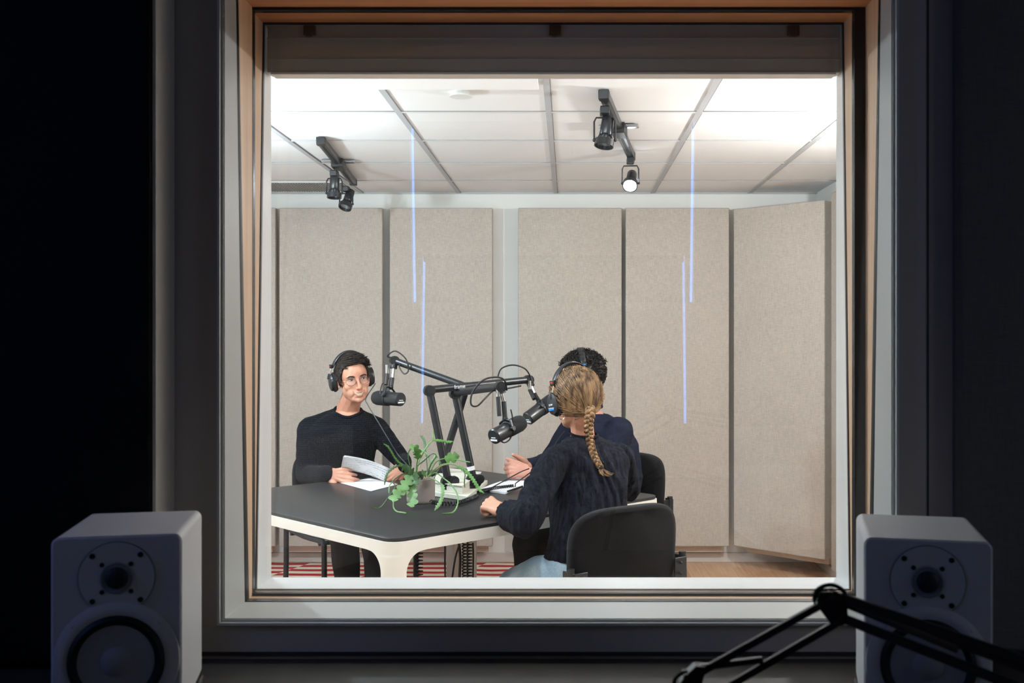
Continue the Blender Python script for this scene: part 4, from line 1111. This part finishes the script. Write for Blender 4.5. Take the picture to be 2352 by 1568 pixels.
# ---- the smiling man -------------------------------------------------
def man_a():
    Mh = head_matrix(P(811, 868, 5.15), (.50, -1, 0), roll=8, pitch=4)
    root = person('smiling person in glasses and black waffle sweater holding papers at the table', (-1.12, 5.33, 0))
    lat = V((1, .10, 0)).normalized(); fr = V((0, 0, 1)).cross(lat)
    hip = V((-1.13, 5.34, .56)); c1 = P(782, 1075, 5.30); c2 = P(785, 1010, 5.25); c3 = P(792, 962, 5.24); nk = P(799, 938, 5.235)
    secs = [(hip+V((0, 0, -.10)), lat, .14, .11), (hip, lat, .17, .12), (hip*.5+c1*.5, lat, .155, .115), (c1, lat, .162, .115), (c2, lat, .180, .122), (P(788, 985, 5.245), lat, .176, .115), (c3, lat, .140, .098), (P(796, 946, 5.235), lat, .088, .076), (nk, lat, .064, .064)]
    sR, eR, wR = P(713, 988, 5.25), P(703, 1092, 5.16), P(752, 1088, 4.93); hR = V((1, -.42, -.02)).normalized()
    sL, eL, wL = P(862, 985, 5.28), P(926, 1060, 5.24), P(926, 1071, 5.01)
    body = B(); add_bm(body, head_bm(), Mh)
    nb = Mh @ V((0, .020, -.075))
    limb(body, [nb, (nb+nk)/2+V((0, -.004, 0)), nk+V((0, 0, -.01))], [.052, .053, .058]); capsule(body, nk, P(797, 960, 5.235), .056, .066, 3)
    torso(body, [(c+V((0, 0, -.012)), l, a, b) for c, l, a, b in secs], .94)
    for S_, E_, W_ in ((sR, eR, wR), (sL, eL, wL)): limb(body, [S_+V((0, 0, -.012)), E_, W_], [.052, .036, .024])
    hand(body, wR, hR, (.15, 1, -.25), (.30, .36, .42, .5), thumb=-1, thumbdir=(.55, .9, -.35), tcurl=.3, k=1.02)
    hand(body, wL, (-.62, -.45, -.50), (-.45, .85, -.35), (.42, .46, .5, .55), thumb=1, thumbdir=(.5, .9, .2), k=1.0)
    kR, kL = P(790, 1232, 4.86), P(862, 1232, 4.80)
    for K_, sx in ((kR, -.08), (kL, .08)):
        limb(body, [hip+V((sx, 0, -.02)), K_+V((0, .01, -.01)), V((K_.x+.005, K_.y+.05, .30)), V((K_.x+.01, K_.y+.05, .09)), V((K_.x+.02, K_.y-.08, .04))], [.06, .045, .04, .03, .026])
    me = remesh(body, .0029, 6); sculpt(me, Mh); F = Face(me, Mh)
    bo = omesh('body', me.copy(), 'fair_skin', root)
    sw = B(); torso(sw, secs[:-1], 1.0)
    limb(sw, [sR+V((.02, 0, .0)), sR, (sR+eR)/2, eR, wR+(wR-eR)*.02], [.064, .070, .062, .050, .040]); limb(sw, [sL+V((-.02, 0, 0)), sL, (sL+eL)/2, eL, wL], [.064, .066, .056, .046, .038])
    limb(sw, [nk+V((-.02, 0, -.030)), sR+V((0, 0, .006))], [.046, .064], 3); limb(sw, [nk+V((.02, 0, -.030)), sL+V((0, 0, .006))], [.046, .060], 3)
    ms = remesh(sw, .0065, 8, .6)
    disp(ms, lambda c: .0035*noise.noise(V((c.x*9, c.y*9, c.z*16)))+.0025*noise.noise(c*28))
    T = bvh(ms); cc = P(799, 941, 5.205)
    ax = V((.02, -.36, .92)).normalized(); s1 = V((1, 0, 0)); s1 = (s1-ax*s1.dot(ax)).normalized(); s2 = ax.cross(s1)
    def inn(p, k=1.):
        q = p-cc; return ((q.dot(s1)/(.067*k))**2+(q.dot(s2)/(.060*k))**2) < 1 and q.dot(ax) > -.15
    cut(ms, inn); omesh('sweater', ms, 'waffle_knit', root)
    ring_ = []
    for i in range(40):
        a = 2*PI*i/40; q = cc+s1*.069*math.cos(a)+s2*.062*math.sin(a); h = T.ray_cast(q+ax*.12, -ax)[0]
        if h is None: h = T.find_nearest(q)[0]
        ring_.append(h)
    tr = []
    for i in range(41):
        a = ring_[i % 40]*.5+ring_[(i-1) % 40]*.25+ring_[(i+1) % 40]*.25; tr.append(a+ax*.001)
    obj('collar', tube(B(), tr, .0075, 10), 'waffle_knit', root)
    for E_, W_, k in ((eR, wR, .042), (eL, wL, .040)):
        d = (W_-E_).normalized(); obj('cuff', tube(B(), [W_-d*.05, W_-d*.03, W_-d*.004, W_+d*.006], [k*.95, k*1.02, k*.98, k*.86], 20), 'waffle_knit', root)
    tr_ = B()
    for K_, sx in ((kR, -.08), (kL, .08)):
        limb(tr_, [hip+V((sx, 0, -.03)), (hip+V((sx, 0, -.03))+K_)/2, K_, V((K_.x+.005, K_.y+.05, .30)), V((K_.x+.01, K_.y+.05, .09))], [.095, .085, .068, .062, .055], 3)
    mt = remesh(tr_, .009, 5); disp(mt, lambda c: .006*noise.noise(V((c.x*16, c.y*16, c.z*9)))); omesh('trousers', mt, 'black_trousers', root)
    for K_ in (kR, kL):
        sh = B(); limb(sh, [V((K_.x+.01, K_.y+.07, .045)), V((K_.x+.03, K_.y-.12, .035))], [.042, .036]); obj('shoe', sh, 'black_plastic', root)
    # face
    mt_ = lambda x: -.0625+.0095*(x/.030)**2; mb_ = lambda x: -.0770+.0240*(x/.030)**2
    obj('mouth', F.patch(lambda x: mt_(x)+.0006, lambda x: mb_(x)-.0006, -.0295, .0295, .0012, 20), 'mouth_dark', root)
    tt = B(); w_ = .0056
    teeth = F.patch(lambda x: mt_(x)-.0008, lambda x: max(mb_(x)+.0014, mt_(x)-.0122+.006*(x/.027)**2), -.0250, .0250, .0026, 24); obj('teeth', teeth, 'teeth', root)
    for i in range(-4, 5):
        x = i*w_
        if abs(x) < .024: add_bm(tt, F.line([(x, mt_(x)-.001), (x, mt_(x)-.009+.005*(x/.027)**2)], .00013, .0029))
    obj('teeth_gaps', tt, 'mouth_dark', root)
    obj('upper_lip', F.line([(-.031, -.0522), (-.018, mt_(.018)+.0006), (-.005, -.0605), (0, -.0615), (.005, -.0605), (.018, mt_(.018)+.0006), (.031, -.0522)], .0018, .0012), 'lips', root)
    obj('lower_lip', F.line([(-.0305, -.0530), (-.020, mb_(.020)-.0016), (0, -.0795), (.020, mb_(.020)-.0016), (.0305, -.0530)], .0030, .0006), 'lips', root)
    for s in (-1, 1):
        ex = s*.0305
        up = lambda x: .0005+.0058*max(0, 1-((x-ex)/.0138)**2)**.7
        lo = lambda x: .0005-.0026*max(0, 1-((x-ex)/.0138)**2)**.8
        e = obj('eye', F.patch(up, lo, ex-.0135, ex+.0135, .0012, 16, r=.005), 'eye_white', root)
        ix = ex+.0035
        obj('iris', F.patch(lambda x: min(up(x), .0012+math.sqrt(max(0, .0050**2-(x-ix)**2))), lambda x: max(lo(x), .0012-math.sqrt(max(0, .0050**2-(x-ix)**2))), ix-.0049, ix+.0049, .0019, 12, r=.005), 'iris', e)
        obj('upper_eyelid', F.line([(ex-.0155, -.0005), (ex-.008, .0046), (ex, .0062), (ex+.008, .0046), (ex+.0155, -.0005)], .0011, .0022, .005), 'eyebrow', root)
        obj('lower_eyelid', F.line([(ex-.0135, -.0010), (ex-.007, -.0036), (ex, -.0042), (ex+.007, -.0036), (ex+.0135, -.0010)], .0011, .0012, .005), 'fair_skin', root)
        obj('eyebrow', F.line([(s*.012, .0155), (s*.024, .0195), (s*.037, .0205), (s*.051, .0135)], .0040, .0002, .003), 'eyebrow', root)
    # hair
    tab = [(-.10, .078), (-.075, .074), (-.055, .068), (-.045, .052), (-.034, .020), (-.022, -.006), (-.008, -.004), (.0, .018), (.015, .022), (.03, -.015), (.06, -.055)]
    mask = lambda c: c.z > interp(c.y, tab)+.004*noise.noise(c*60) and abs(c.x) < .1
    hb = cap_mesh(me, Mh, mask, .0075, .5)
    def dr(c, n):
        if c.z > .055: return (.50-n.x*.3, -.62, .02)
        return (.1*c.x, .35, -1) if c.y > 0 else (0, -.1, -1)
    tufts(hb, me, Mh, lambda c: mask(c), 2600, lambda c: .026+.006*(c.y < -.02) if c.z > .055 else .012, dr, .0017, 3, off=.009, lift=.25)
    obj('hair', hb, 'dark_brown_hair', root)
    # things worn and held
    g = thing('eyeglasses', 'round thin metal eyeglasses worn by the smiling man', 'glasses', Mh.translation)
    yl = F.at(.031, -.004, .013).y-.002; 
    def lens(s):
        out = []
        for i in range(33):
            a = 2*PI*i/32; x = s*.0325+.0235*math.cos(a); z = -.0045+.0205*math.sin(a); out.append(Mh @ V((x, yl+.010*abs(x/.056)**2, z)))
        return out
    for s in (-1, 1):
        o = lens(s); obj('rim', tube(B(), o, .00095, 8), 'brass_wire', g)
        lp = B(); cen = lp.verts.new(sum(o[:-1], V())/32); vs = [lp.verts.new(p) for p in o[:-1]]
        for i in range(32): lp.faces.new((cen, vs[i], vs[(i+1) % 32]))
        l_ = obj('lens', lp, 'lens_glass', g); sd = l_.modifiers.new('s', 'SOLIDIFY'); sd.thickness = .001
        obj('temple', tube(B(), [Mh @ V((s*.056, yl+.010, .001)), Mh @ V((s*.071, yl+.022, .001)), Mh @ V((s*.078, -.02, .002)), Mh @ V((s*.079, .012, .0))], .001, 8, sm=4), 'brass_wire', g)
    obj('bridge', tube(B(), [Mh @ V((-.0095, yl, .001)), Mh @ V((0, yl-.002, .0045)), Mh @ V((.0095, yl, .001))], .001, 8, sm=4), 'brass_wire', g)
    headphones(Mh @ Matrix.Translation((0, .024, 0)), 'black over-ear headphones worn by the smiling man in glasses')
    cable([Mh @ V((.108, .0, -.045)), P(841, 914, 5.10), P(845, 930, 5.06), P(868, 968, 5.0), P(893, 1010, 5.0), P(915, 1045, 5.02), P(936, 1068, 4.9), P(952, 1092, 4.78), PTb(968, 1112, .01)], .0024, 'thin headphone cable running down from the smiling man to the table', 'grey_cord')
    for n_, (dz, lab) in enumerate(((0, 'printed sheet held up by the smiling man, facing the window'), (.004, 'second sheet behind the printed one in the smiling man\'s hands'))):
        off = V((.004*n_, .004+.003*n_, .004*n_))
        sheet([P(782, 1078, 4.925)+off, P(884, 1106, 4.915)+off, P(893, 1079, 4.86)+off, P(788, 1048, 4.83)+off], lab, 'printed_paper' if n_ == 0 else 'white_paper', curl=.012, t=.0008, group=None)
man_a()

# ---- the man in navy, in profile -------------------------------------
def man_b():
    Mh = head_matrix(P(1334, 869, 5.08), (-1, -.10, 0), roll=0, pitch=6)
    root = person('dark curly haired person in navy shirt, hands clasped, half hidden by the woman', (.19, 5.18, 0))
    lat = V((.30, -1, 0)).normalized()
    hip = V((.19, 5.17, .56)); c1 = P(1402, 1090, 5.13); c2 = P(1390, 1020, 5.10); c3 = P(1374, 965, 5.10); nk = P(1352, 936, 5.09)
    secs = [(hip+V((0, 0, -.1)), lat, .15, .12), (hip, lat, .18, .13), (c1, lat, .18, .150), (c2, lat, .20, .150), (P(1383, 985, 5.1), lat, .19, .135), (c3, lat, .15, .10), (P(1358, 948, 5.09), lat, .09, .08), (nk, lat, .06, .06)]
    sL, eL, wL = P(1420, 992, 4.95), P(1352, 1112, 4.86), P(1214, 1084, 4.90)
    sR, eR, wR = P(1318, 985, 5.27), P(1262, 1062, 5.22), P(1209, 1070, 5.02)
    body = B(); add_bm(body, head_bm(), Mh); nb = Mh @ V((0, .02, -.075))
    limb(body, [nb, nk+V((0, 0, -.02))], [.052, .058]); torso(body, [(c+V((0, 0, -.014)), l, a, b) for c, l, a, b in secs], .90)
    for S_, E_, W_ in ((sR, eR, wR), (sL, eL, wL)): limb(body, [S_+V((0, 0, -.012)), E_, W_], [.052, .036, .024])
    hand(body, wL, (-.75, -.10, .10), (-.15, .75, -.25), (.62, .80, .9, .95), thumb=-1, thumbdir=(.35, .9, .0), tcurl=.2, k=1.02)
    hand(body, wR, (-.86, -.45, .10), (-.3, -1, -.1), (.60, .66, .72, .80), thumb=1, thumbdir=(.5, .85, .2), tcurl=.3, k=1.02)
    K1, K2 = P(1214, 1246, 4.86), P(1300, 1262, 4.70)
    for K_, sy in ((K1, .09), (K2, -.09)): limb(body, [hip+V((0, sy, -.02)), K_, V((K_.x, K_.y, .10)), V((K_.x-.12, K_.y, .04))], [.07, .05, .035, .03])
    me = remesh(body, .0034, 3); sculpt(me, Mh); F = Face(me, Mh)
    omesh('body', me.copy(), 'pale_skin', root)
    sw = B(); torso(sw, secs[:-1], 1.0)
    limb(sw, [sL, (sL+eL)/2, eL, wL+(eL-wL)*.15], [.072, .068, .056, .042], 3); limb(sw, [sR, (sR+eR)/2, eR, wR+(eR-wR)*.15], [.072, .066, .054, .040], 3)
    ms = remesh(sw, .0075, 6, .6); disp(ms, lambda c: .008*noise.noise(V((c.x*9, c.y*9, c.z*16)))+.003*noise.noise(c*24)); omesh('shirt', ms, 'navy_shirt', root)
    obj('collar', tube(B(), [nk+V((.062*math.cos(a), .062*math.sin(a), -.006+.012*math.cos(a))) for a in [2*PI*i/24 for i in range(25)]], .009, 10), 'navy_shirt', root)
    tr_ = B()
    for K_, sy in ((K1, .09), (K2, -.09)): limb(tr_, [hip+V((0, sy, -.03)), K_, V((K_.x, K_.y, .30)), V((K_.x, K_.y, .09))], [.095, .078, .066, .055], 3)
    mt = remesh(tr_, .009, 5); disp(mt, lambda c: .008*noise.noise(c*16)); omesh('trousers', mt, 'black_trousers', root)
    for K_ in (K1, K2):
        sh = B(); limb(sh, [V((K_.x+.02, K_.y, .045)), V((K_.x-.14, K_.y, .035))], [.042, .036]); obj('shoe', sh, 'black_plastic', root)
    for s in (-1, 1):
        e = obj('eye', F.patch(lambda x: .006, lambda x: -.003, s*.031-.011, s*.031+.011, .0012, 10, r=.005), 'eye_white', root)
        obj('iris', F.patch(lambda x: .0052, lambda x: -.0025, s*.031-.004, s*.031+.004, .0019, 8, r=.005), 'iris', e)
        obj('eyebrow', F.line([(s*.013, .0185), (s*.03, .0235), (s*.050, .0165)], .0030, .0006), 'eyebrow', root)
    obj('mouth', F.line([(-.022, -.068), (0, -.069), (.022, -.068)], .003, .0008), 'lips', root)
    tab = [(-.10, .070), (-.07, .064), (-.05, .050), (-.034, .018), (-.022, -.006), (-.008, -.004), (.0, .018), (.015, .022), (.03, -.02), (.06, -.065)]
    mask = lambda c: c.z > interp(c.y, tab)
    hb = cap_mesh(me, Mh, mask, .012, 1.1, 4)
    tufts(hb, me, Mh, mask, 1700, lambda c: .024 if c.z > .04 else .015, lambda c, n: (n.x*.7, n.y*.6-.3, n.z*.5+.1) if c.z > .05 else (n.x*.4, .3, -.8), .0022, 5, curl=.0095, off=.010, lift=.5)
    obj('hair', hb, 'black_curly_hair', root)
    headphones(Mh, 'black over-ear headphones worn by the man in navy', bh=.146, bw=.103, mark='blue_mark')
    obj('ring', tube(B(), [wL+V((-.085, -.03, -.012))+V((.0, .010*math.cos(a), .010*math.sin(a))) for a in [2*PI*i/16 for i in range(17)]], .0012, 6), 'silver', root)
    cable([P(1297, 990, 4.93), P(1285, 1005, 4.85), P(1275, 1020, 4.8), P(1262, 1050, 4.8)], .0022, 'thin cable hanging in front of the navy shirt')
man_b()

# ---- the woman with the braid ----------------------------------------
def woman():
    Mh = head_matrix(P(1322, 915, 3.98), (-.56, .83, 0), roll=-4, pitch=8)
    root = person('person with long blonde braid, dark gauze blouse and light jeans, back to the window', (.08, 3.83, 0))
    lat = V((.84, .55, 0)).normalized()
    hip = V((.06, 3.86, .57)); wst = P(1352, 1225, 3.88); c1 = P(1352, 1150, 3.93); c2 = P(1352, 1085, 3.97); c3 = P(1350, 1035, 4.0); nk = P(1338, 990, 4.01)
    secs = [(hip, lat, .15, .12), (wst, lat, .142, .108), (c1, lat, .146, .104), (c2, lat, .158, .105), (P(1351, 1055, 3.985), lat, .160, .100), (c3, lat, .140, .085), (P(1343, 1011, 4.01), lat, .085, .062), (P(1340, 1000, 4.01), lat, .060, .054), (nk, lat, .048, .048)]
    sL, eL, wL = P(1277, 1056, 3.86), P(1206, 1192, 3.66), P(1152, 1172, 3.885)
    sR, eR, wR = P(1425, 1050, 4.10), V((.245, 4.22, .80)), V((.07, 4.40, .775))
    body = B(); add_bm(body, head_bm(), Mh @ Matrix.Diagonal((.94, .94, .94, 1))); nb = Mh @ V((0, .022, -.07))
    limb(body, [nb, (nb+nk)/2, nk+V((0, 0, -.02))], [.044, .043, .048]); torso(body, [(c+V((0, 0, -.010)), l, a, b) for c, l, a, b in secs[:-1]], .92)
    for S_, E_, W_ in ((sR, eR, wR), (sL, eL, wL)): limb(body, [S_+V((0, 0, -.012)), E_, W_], [.040, .032, .0215])
    hand(body, wL, (-.66, .60, .22), (.25, .50, -.85), (.75, .85, .9, .95), thumb=-1, thumbdir=(.35, .8, .6), tcurl=.5, k=1.02)
    hand(body, wR, (-.8, .5, 0), (0, 0, -1), (.3, .35, .4, .4), thumb=1, k=.9)
    KL, KR = P(1180, 1345, 4.02), V((.02, 4.33, .50))
    hL = hip+V((-.07, -.055, -.03)); hR = hip+V((.07, .055, -.03))
    for H_, K_ in ((hL, KL), (hR, KR)): limb(body, [H_, K_, V((K_.x-.02, K_.y+.0, .10)), V((K_.x-.06, K_.y+.11, .04))], [.07, .048, .032, .028])
    me = remesh(body, .0032, 3); sculpt(me, Mh)
    omesh('body', me.copy(), 'olive_skin', root)
    bl_ = B(); torso(bl_, [(hip+V((0, 0, .03)), lat, .150, .118)]+secs[1:-1], 1.03)
    fL = (eL+wL)/2
    limb(bl_, [sL+V((.03, .02, .005)), sL, (sL+eL)/2, eL+V((0, 0, -.006)), fL+V((.002, -.004, -.004)), wL+(eL-wL)*.36], [.050, .056, .062, .062, .060, .040], 3)
    limb(bl_, [sR+V((-.03, -.02, .005)), sR, (sR+eR)/2, eR, wR+(eR-wR)*.2], [.050, .056, .056, .052, .040], 3)
    limb(bl_, [nk+V((-.015, -.01, -.045)), sL+V((.01, .008, .004))], [.040, .052], 3); limb(bl_, [nk+V((.02, .01, -.045)), sR+V((-.01, -.008, .004))], [.040, .050], 3)
    ms = remesh(bl_, .006, 7, .6)
    ad = (eL-sL).normalized()
    def fold(c):
        f = .0058*math.sin(noise.noise(V((c.x*7, c.y*7, c.z*3)))*12+c.x*85+c.y*60)*(.5+.5*noise.noise(c*6+V((3, 1, 4))))
        return f+.009*noise.noise(V((c.x*10, c.y*10, c.z*15)))+.0016*noise.noise(V((c.x*150, c.y*150, c.z*14)))
    disp(ms, fold); omesh('blouse', ms, 'crinkled_navy_gauze', root)
    d = (wL-eL).normalized(); k = B(); rings = []
    s, u, _ = frame_of(d)
    for j, (o_, r_) in enumerate(((-.100, .046), (-.086, .050), (-.072, .044), (-.064, .036), (-.052, .038), (-.040, .036), (-.037, .028))):
        rings.append([wL+d*o_+s*(r_*(1+.05*math.sin(i*2.3+j)))*math.cos(2*PI*i/36)+u*(r_*(1+.05*math.sin(i*2.3+j)))*math.sin(2*PI*i/36) for i in range(36)])
    loft(k, rings); obj('cuff', k, 'crinkled_navy_gauze', root)
    c0 = nk+V((.004, -.004, -.004)); k = tube(B(), [c0+V((.054*math.cos(a), .050*math.sin(a), -.006+.010*math.sin(a-.6))) for a in [2*PI*i/28 for i in range(29)]], .006, 8); obj('collar', k, 'crinkled_navy_gauze', root)
    tr_ = B(); torso(tr_, [(hip+V((0, 0, -.09)), lat, .150, .125), (hip+V((0, 0, -.02)), lat, .160, .126), (wst+V((-.004, 0, -.045)), lat, .146, .112), (wst+V((-.004, 0, -.015)), lat, .140, .108)])
    for H_, K_ in ((hL, KL), (hR, KR)): limb(tr_, [H_, (H_+K_)/2+V((0, 0, .006)), K_, V((K_.x-.01, K_.y, .30)), V((K_.x-.02, K_.y, .09))], [.090, .084, .066, .055, .05], 3)
    mt = remesh(tr_, .008, 5); disp(mt, lambda c: .005*noise.noise(V((c.x*22, c.y*22, c.z*12)))); jo = omesh('jeans', mt, 'light_blue_denim', root)
    for K_ in (KL, KR):
        sh = B(); limb(sh, [V((K_.x-.02, K_.y, .045)), V((K_.x-.10, K_.y+.14, .035))], [.038, .032]); obj('shoe', sh, 'white_paint', root)
    # hair drawn back to the nape
    tab = [(-.10, .070), (-.07, .060), (-.05, .046), (-.035, .020), (-.02, .0), (.0, -.005), (.015, -.022), (.04, -.050), (.07, -.062)]
    mask = lambda c: c.z > interp(c.y, tab)
    hb = cap_mesh(me, Mh, mask, .0045, .15, 2)
    tie = V((.016, .108, -.050)); rnd = random.Random(11); I = Mh.inverted()
    ps = [p for p in me.polygons if (I @ p.center).length < .17 and mask(I @ p.center)]
    for _ in range(2600):
        p = rnd.choice(ps); c = I @ p.center; e0 = rnd.uniform(.0025, .007); pts = []
        tt = tie+V((rnd.uniform(-.016, .016), rnd.uniform(-.010, .004), rnd.uniform(-.014, .014))); c0 = V((0, .012, .022)); n = 9
        r0 = (c-c0).length+e0
        for j in range(n+1):
            t = j/n; q = c.lerp(tt, t); r1 = (tt-c0).length; di = (q-c0).normalized(); R_ = r0*(1-t)+r1*t
            bul = .004*math.sin(PI*t)
            pts.append(Mh @ (c0+di*(R_+bul)))
        tube(hb, pts, [.0006]+[.0010]*(n-2)+[.0009, .0006], 4)
    obj('hair', hb, 'honey_blonde_hair', root)
    # braid
    T0 = Mh @ tie
    cl = smooth_path([T0+V((0, .008, .01)), P(1356, 948, 3.85), P(1352, 975, 3.850), P(1354, 1005, 3.858), P(1361, 1035, 3.850), P(1371, 1058, 3.836), P(1380, 1074, 3.826)], 16)
    bd = B(); n = len(cl); Ls = [0]
    for a, b in zip(cl, cl[1:]): Ls.append(Ls[-1]+(b-a).length)
    for ph in range(3):
        for sub in range(5):
            pts = []; rr = []
            for i, p in enumerate(cl):
                d = (cl[min(i+1, n-1)]-cl[max(i-1, 0)]).normalized(); s = d.cross(V((0, -1, 0))).normalized(); u = s.cross(d)
                f = Ls[i]/Ls[-1]; w = .0132*(1-.45*f)*(.75+.25*min(1, f*6)); a = 2*PI*Ls[i]/.050+ph*2*PI/3
                sp = w*.40; b = sub*2*PI/5
                pts.append(p+s*(w*math.sin(a)+sp*math.cos(b))+u*(w*.62*math.sin(2*a)+sp*math.sin(b))); rr.append(w*.36)
            tube(bd, pts, rr, 6)
    e_ = cl[-1]
    for _ in range(60):
        g_ = V((rnd.uniform(-1, 1), rnd.uniform(-.6, .6), -rnd.uniform(.5, 1.3))).normalized(); dd = g_+V((.5, 0, -.2))
        a = e_+V((rnd.uniform(-.005, .005), rnd.uniform(-.004, .004), 0)); tube(bd, [a, a+dd*.012, a+dd*.022+V((.006, 0, -.002)), a+dd*.028+V((.012, 0, .002))], [.0016, .0016, .0012, .0003], 5)
    br = obj('braid', bd, 'honey_blonde_hair', root)
    obj('hair_tie', tube(B(), [e_+V((.009*math.cos(a), .008*math.sin(a), .001)) for a in [2*PI*i/16 for i in range(17)]], .0032, 8), 'hair_tie', br)
    headphones(Mh @ Matrix.Translation((0, -.012, 0)), 'black over-ear headphones with blue and white marks worn by the woman', True, bh=.137, bw=.103)
    ec = Mh @ V((.080, .010, -.060)); obj('hoop_earring', tube(B(), [ec+V((.011*math.cos(a), .003*math.cos(a), .012*math.sin(a))) for a in [2*PI*i/20 for i in range(21)]], .0010, 6), 'silver', root)
woman()

# ------------------------------------------------------------ light
def light(kind, loc, power, colr, size=.05, aim=None, name='lamp', spot=60, blend=.4):
    l = bpy.data.lights.new(name, kind); o = bpy.data.objects.new(name, l); col.objects.link(o)
    l.energy = power; l.color = lin(colr); o.location = loc
    if kind == 'AREA': l.shape = 'DISK'; l.size = size
    else: l.shadow_soft_size = size
    if kind == 'SPOT': l.spot_size = math.radians(spot); l.spot_blend = blend
    if aim is not None: o.rotation_euler = (V(aim)-V(loc)).to_track_quat('-Z', 'Y').to_euler()
    return o
light('POINT', (1.36, 4.15, CZ-.34), 74, (1, .99, .99), .035, name='wall_lamp_right')
light('POINT', (-1.62, 4.05, CZ-.34), 80, (.89, .955, 1), .035, name='wall_lamp_left')
light('AREA', (-.2, 2.95, CZ-.03), 36, (.93, .97, 1), .9, aim=(-.2, 4.9, .6), name='studio_fill')  # added soft fill for the people and room, no fitting behind it
lp = P(1438, 404, 5.06)
light('SPOT', lp+V((0, -.03, -.02)), 16, (.95, .98, 1), .03, aim=lp+V((-.12, -.66, -.55)), name='track_lamp', spot=70)
light('AREA', (-2.05, 1.05, 1.85), 2.8, (.46, .60, 1), .5, aim=(-.9, 2.1, 1.4), name='control_fill_left')  # added blue fill for the dark control room wall, out of view
light('AREA', (2.05, 1.05, 1.6), 1.5, (.82, .88, 1), .5, aim=(1.0, 2.1, 1.0), name='control_fill_right')  # added dim fill from the right, set where the glass won't mirror it
w = bpy.data.worlds.new('world'); bpy.context.scene.world = w; w.use_nodes = True
w.node_tree.nodes['Background'].inputs[0].default_value = (.004, .005, .007, 1)
sc = bpy.context.scene
sc.view_settings.view_transform = 'Standard'; sc.view_settings.look = 'None'; sc.view_settings.gamma = 1
sc.view_settings.exposure = 0; sc.view_settings.use_curve_mapping = False
sc.cycles.max_bounces = 12; sc.cycles.transparent_max_bounces = 24; sc.cycles.diffuse_bounces = 5; sc.cycles.glossy_bounces = 5
sc.cycles.sample_clamp_indirect = 6; sc.cycles.use_denoising = True
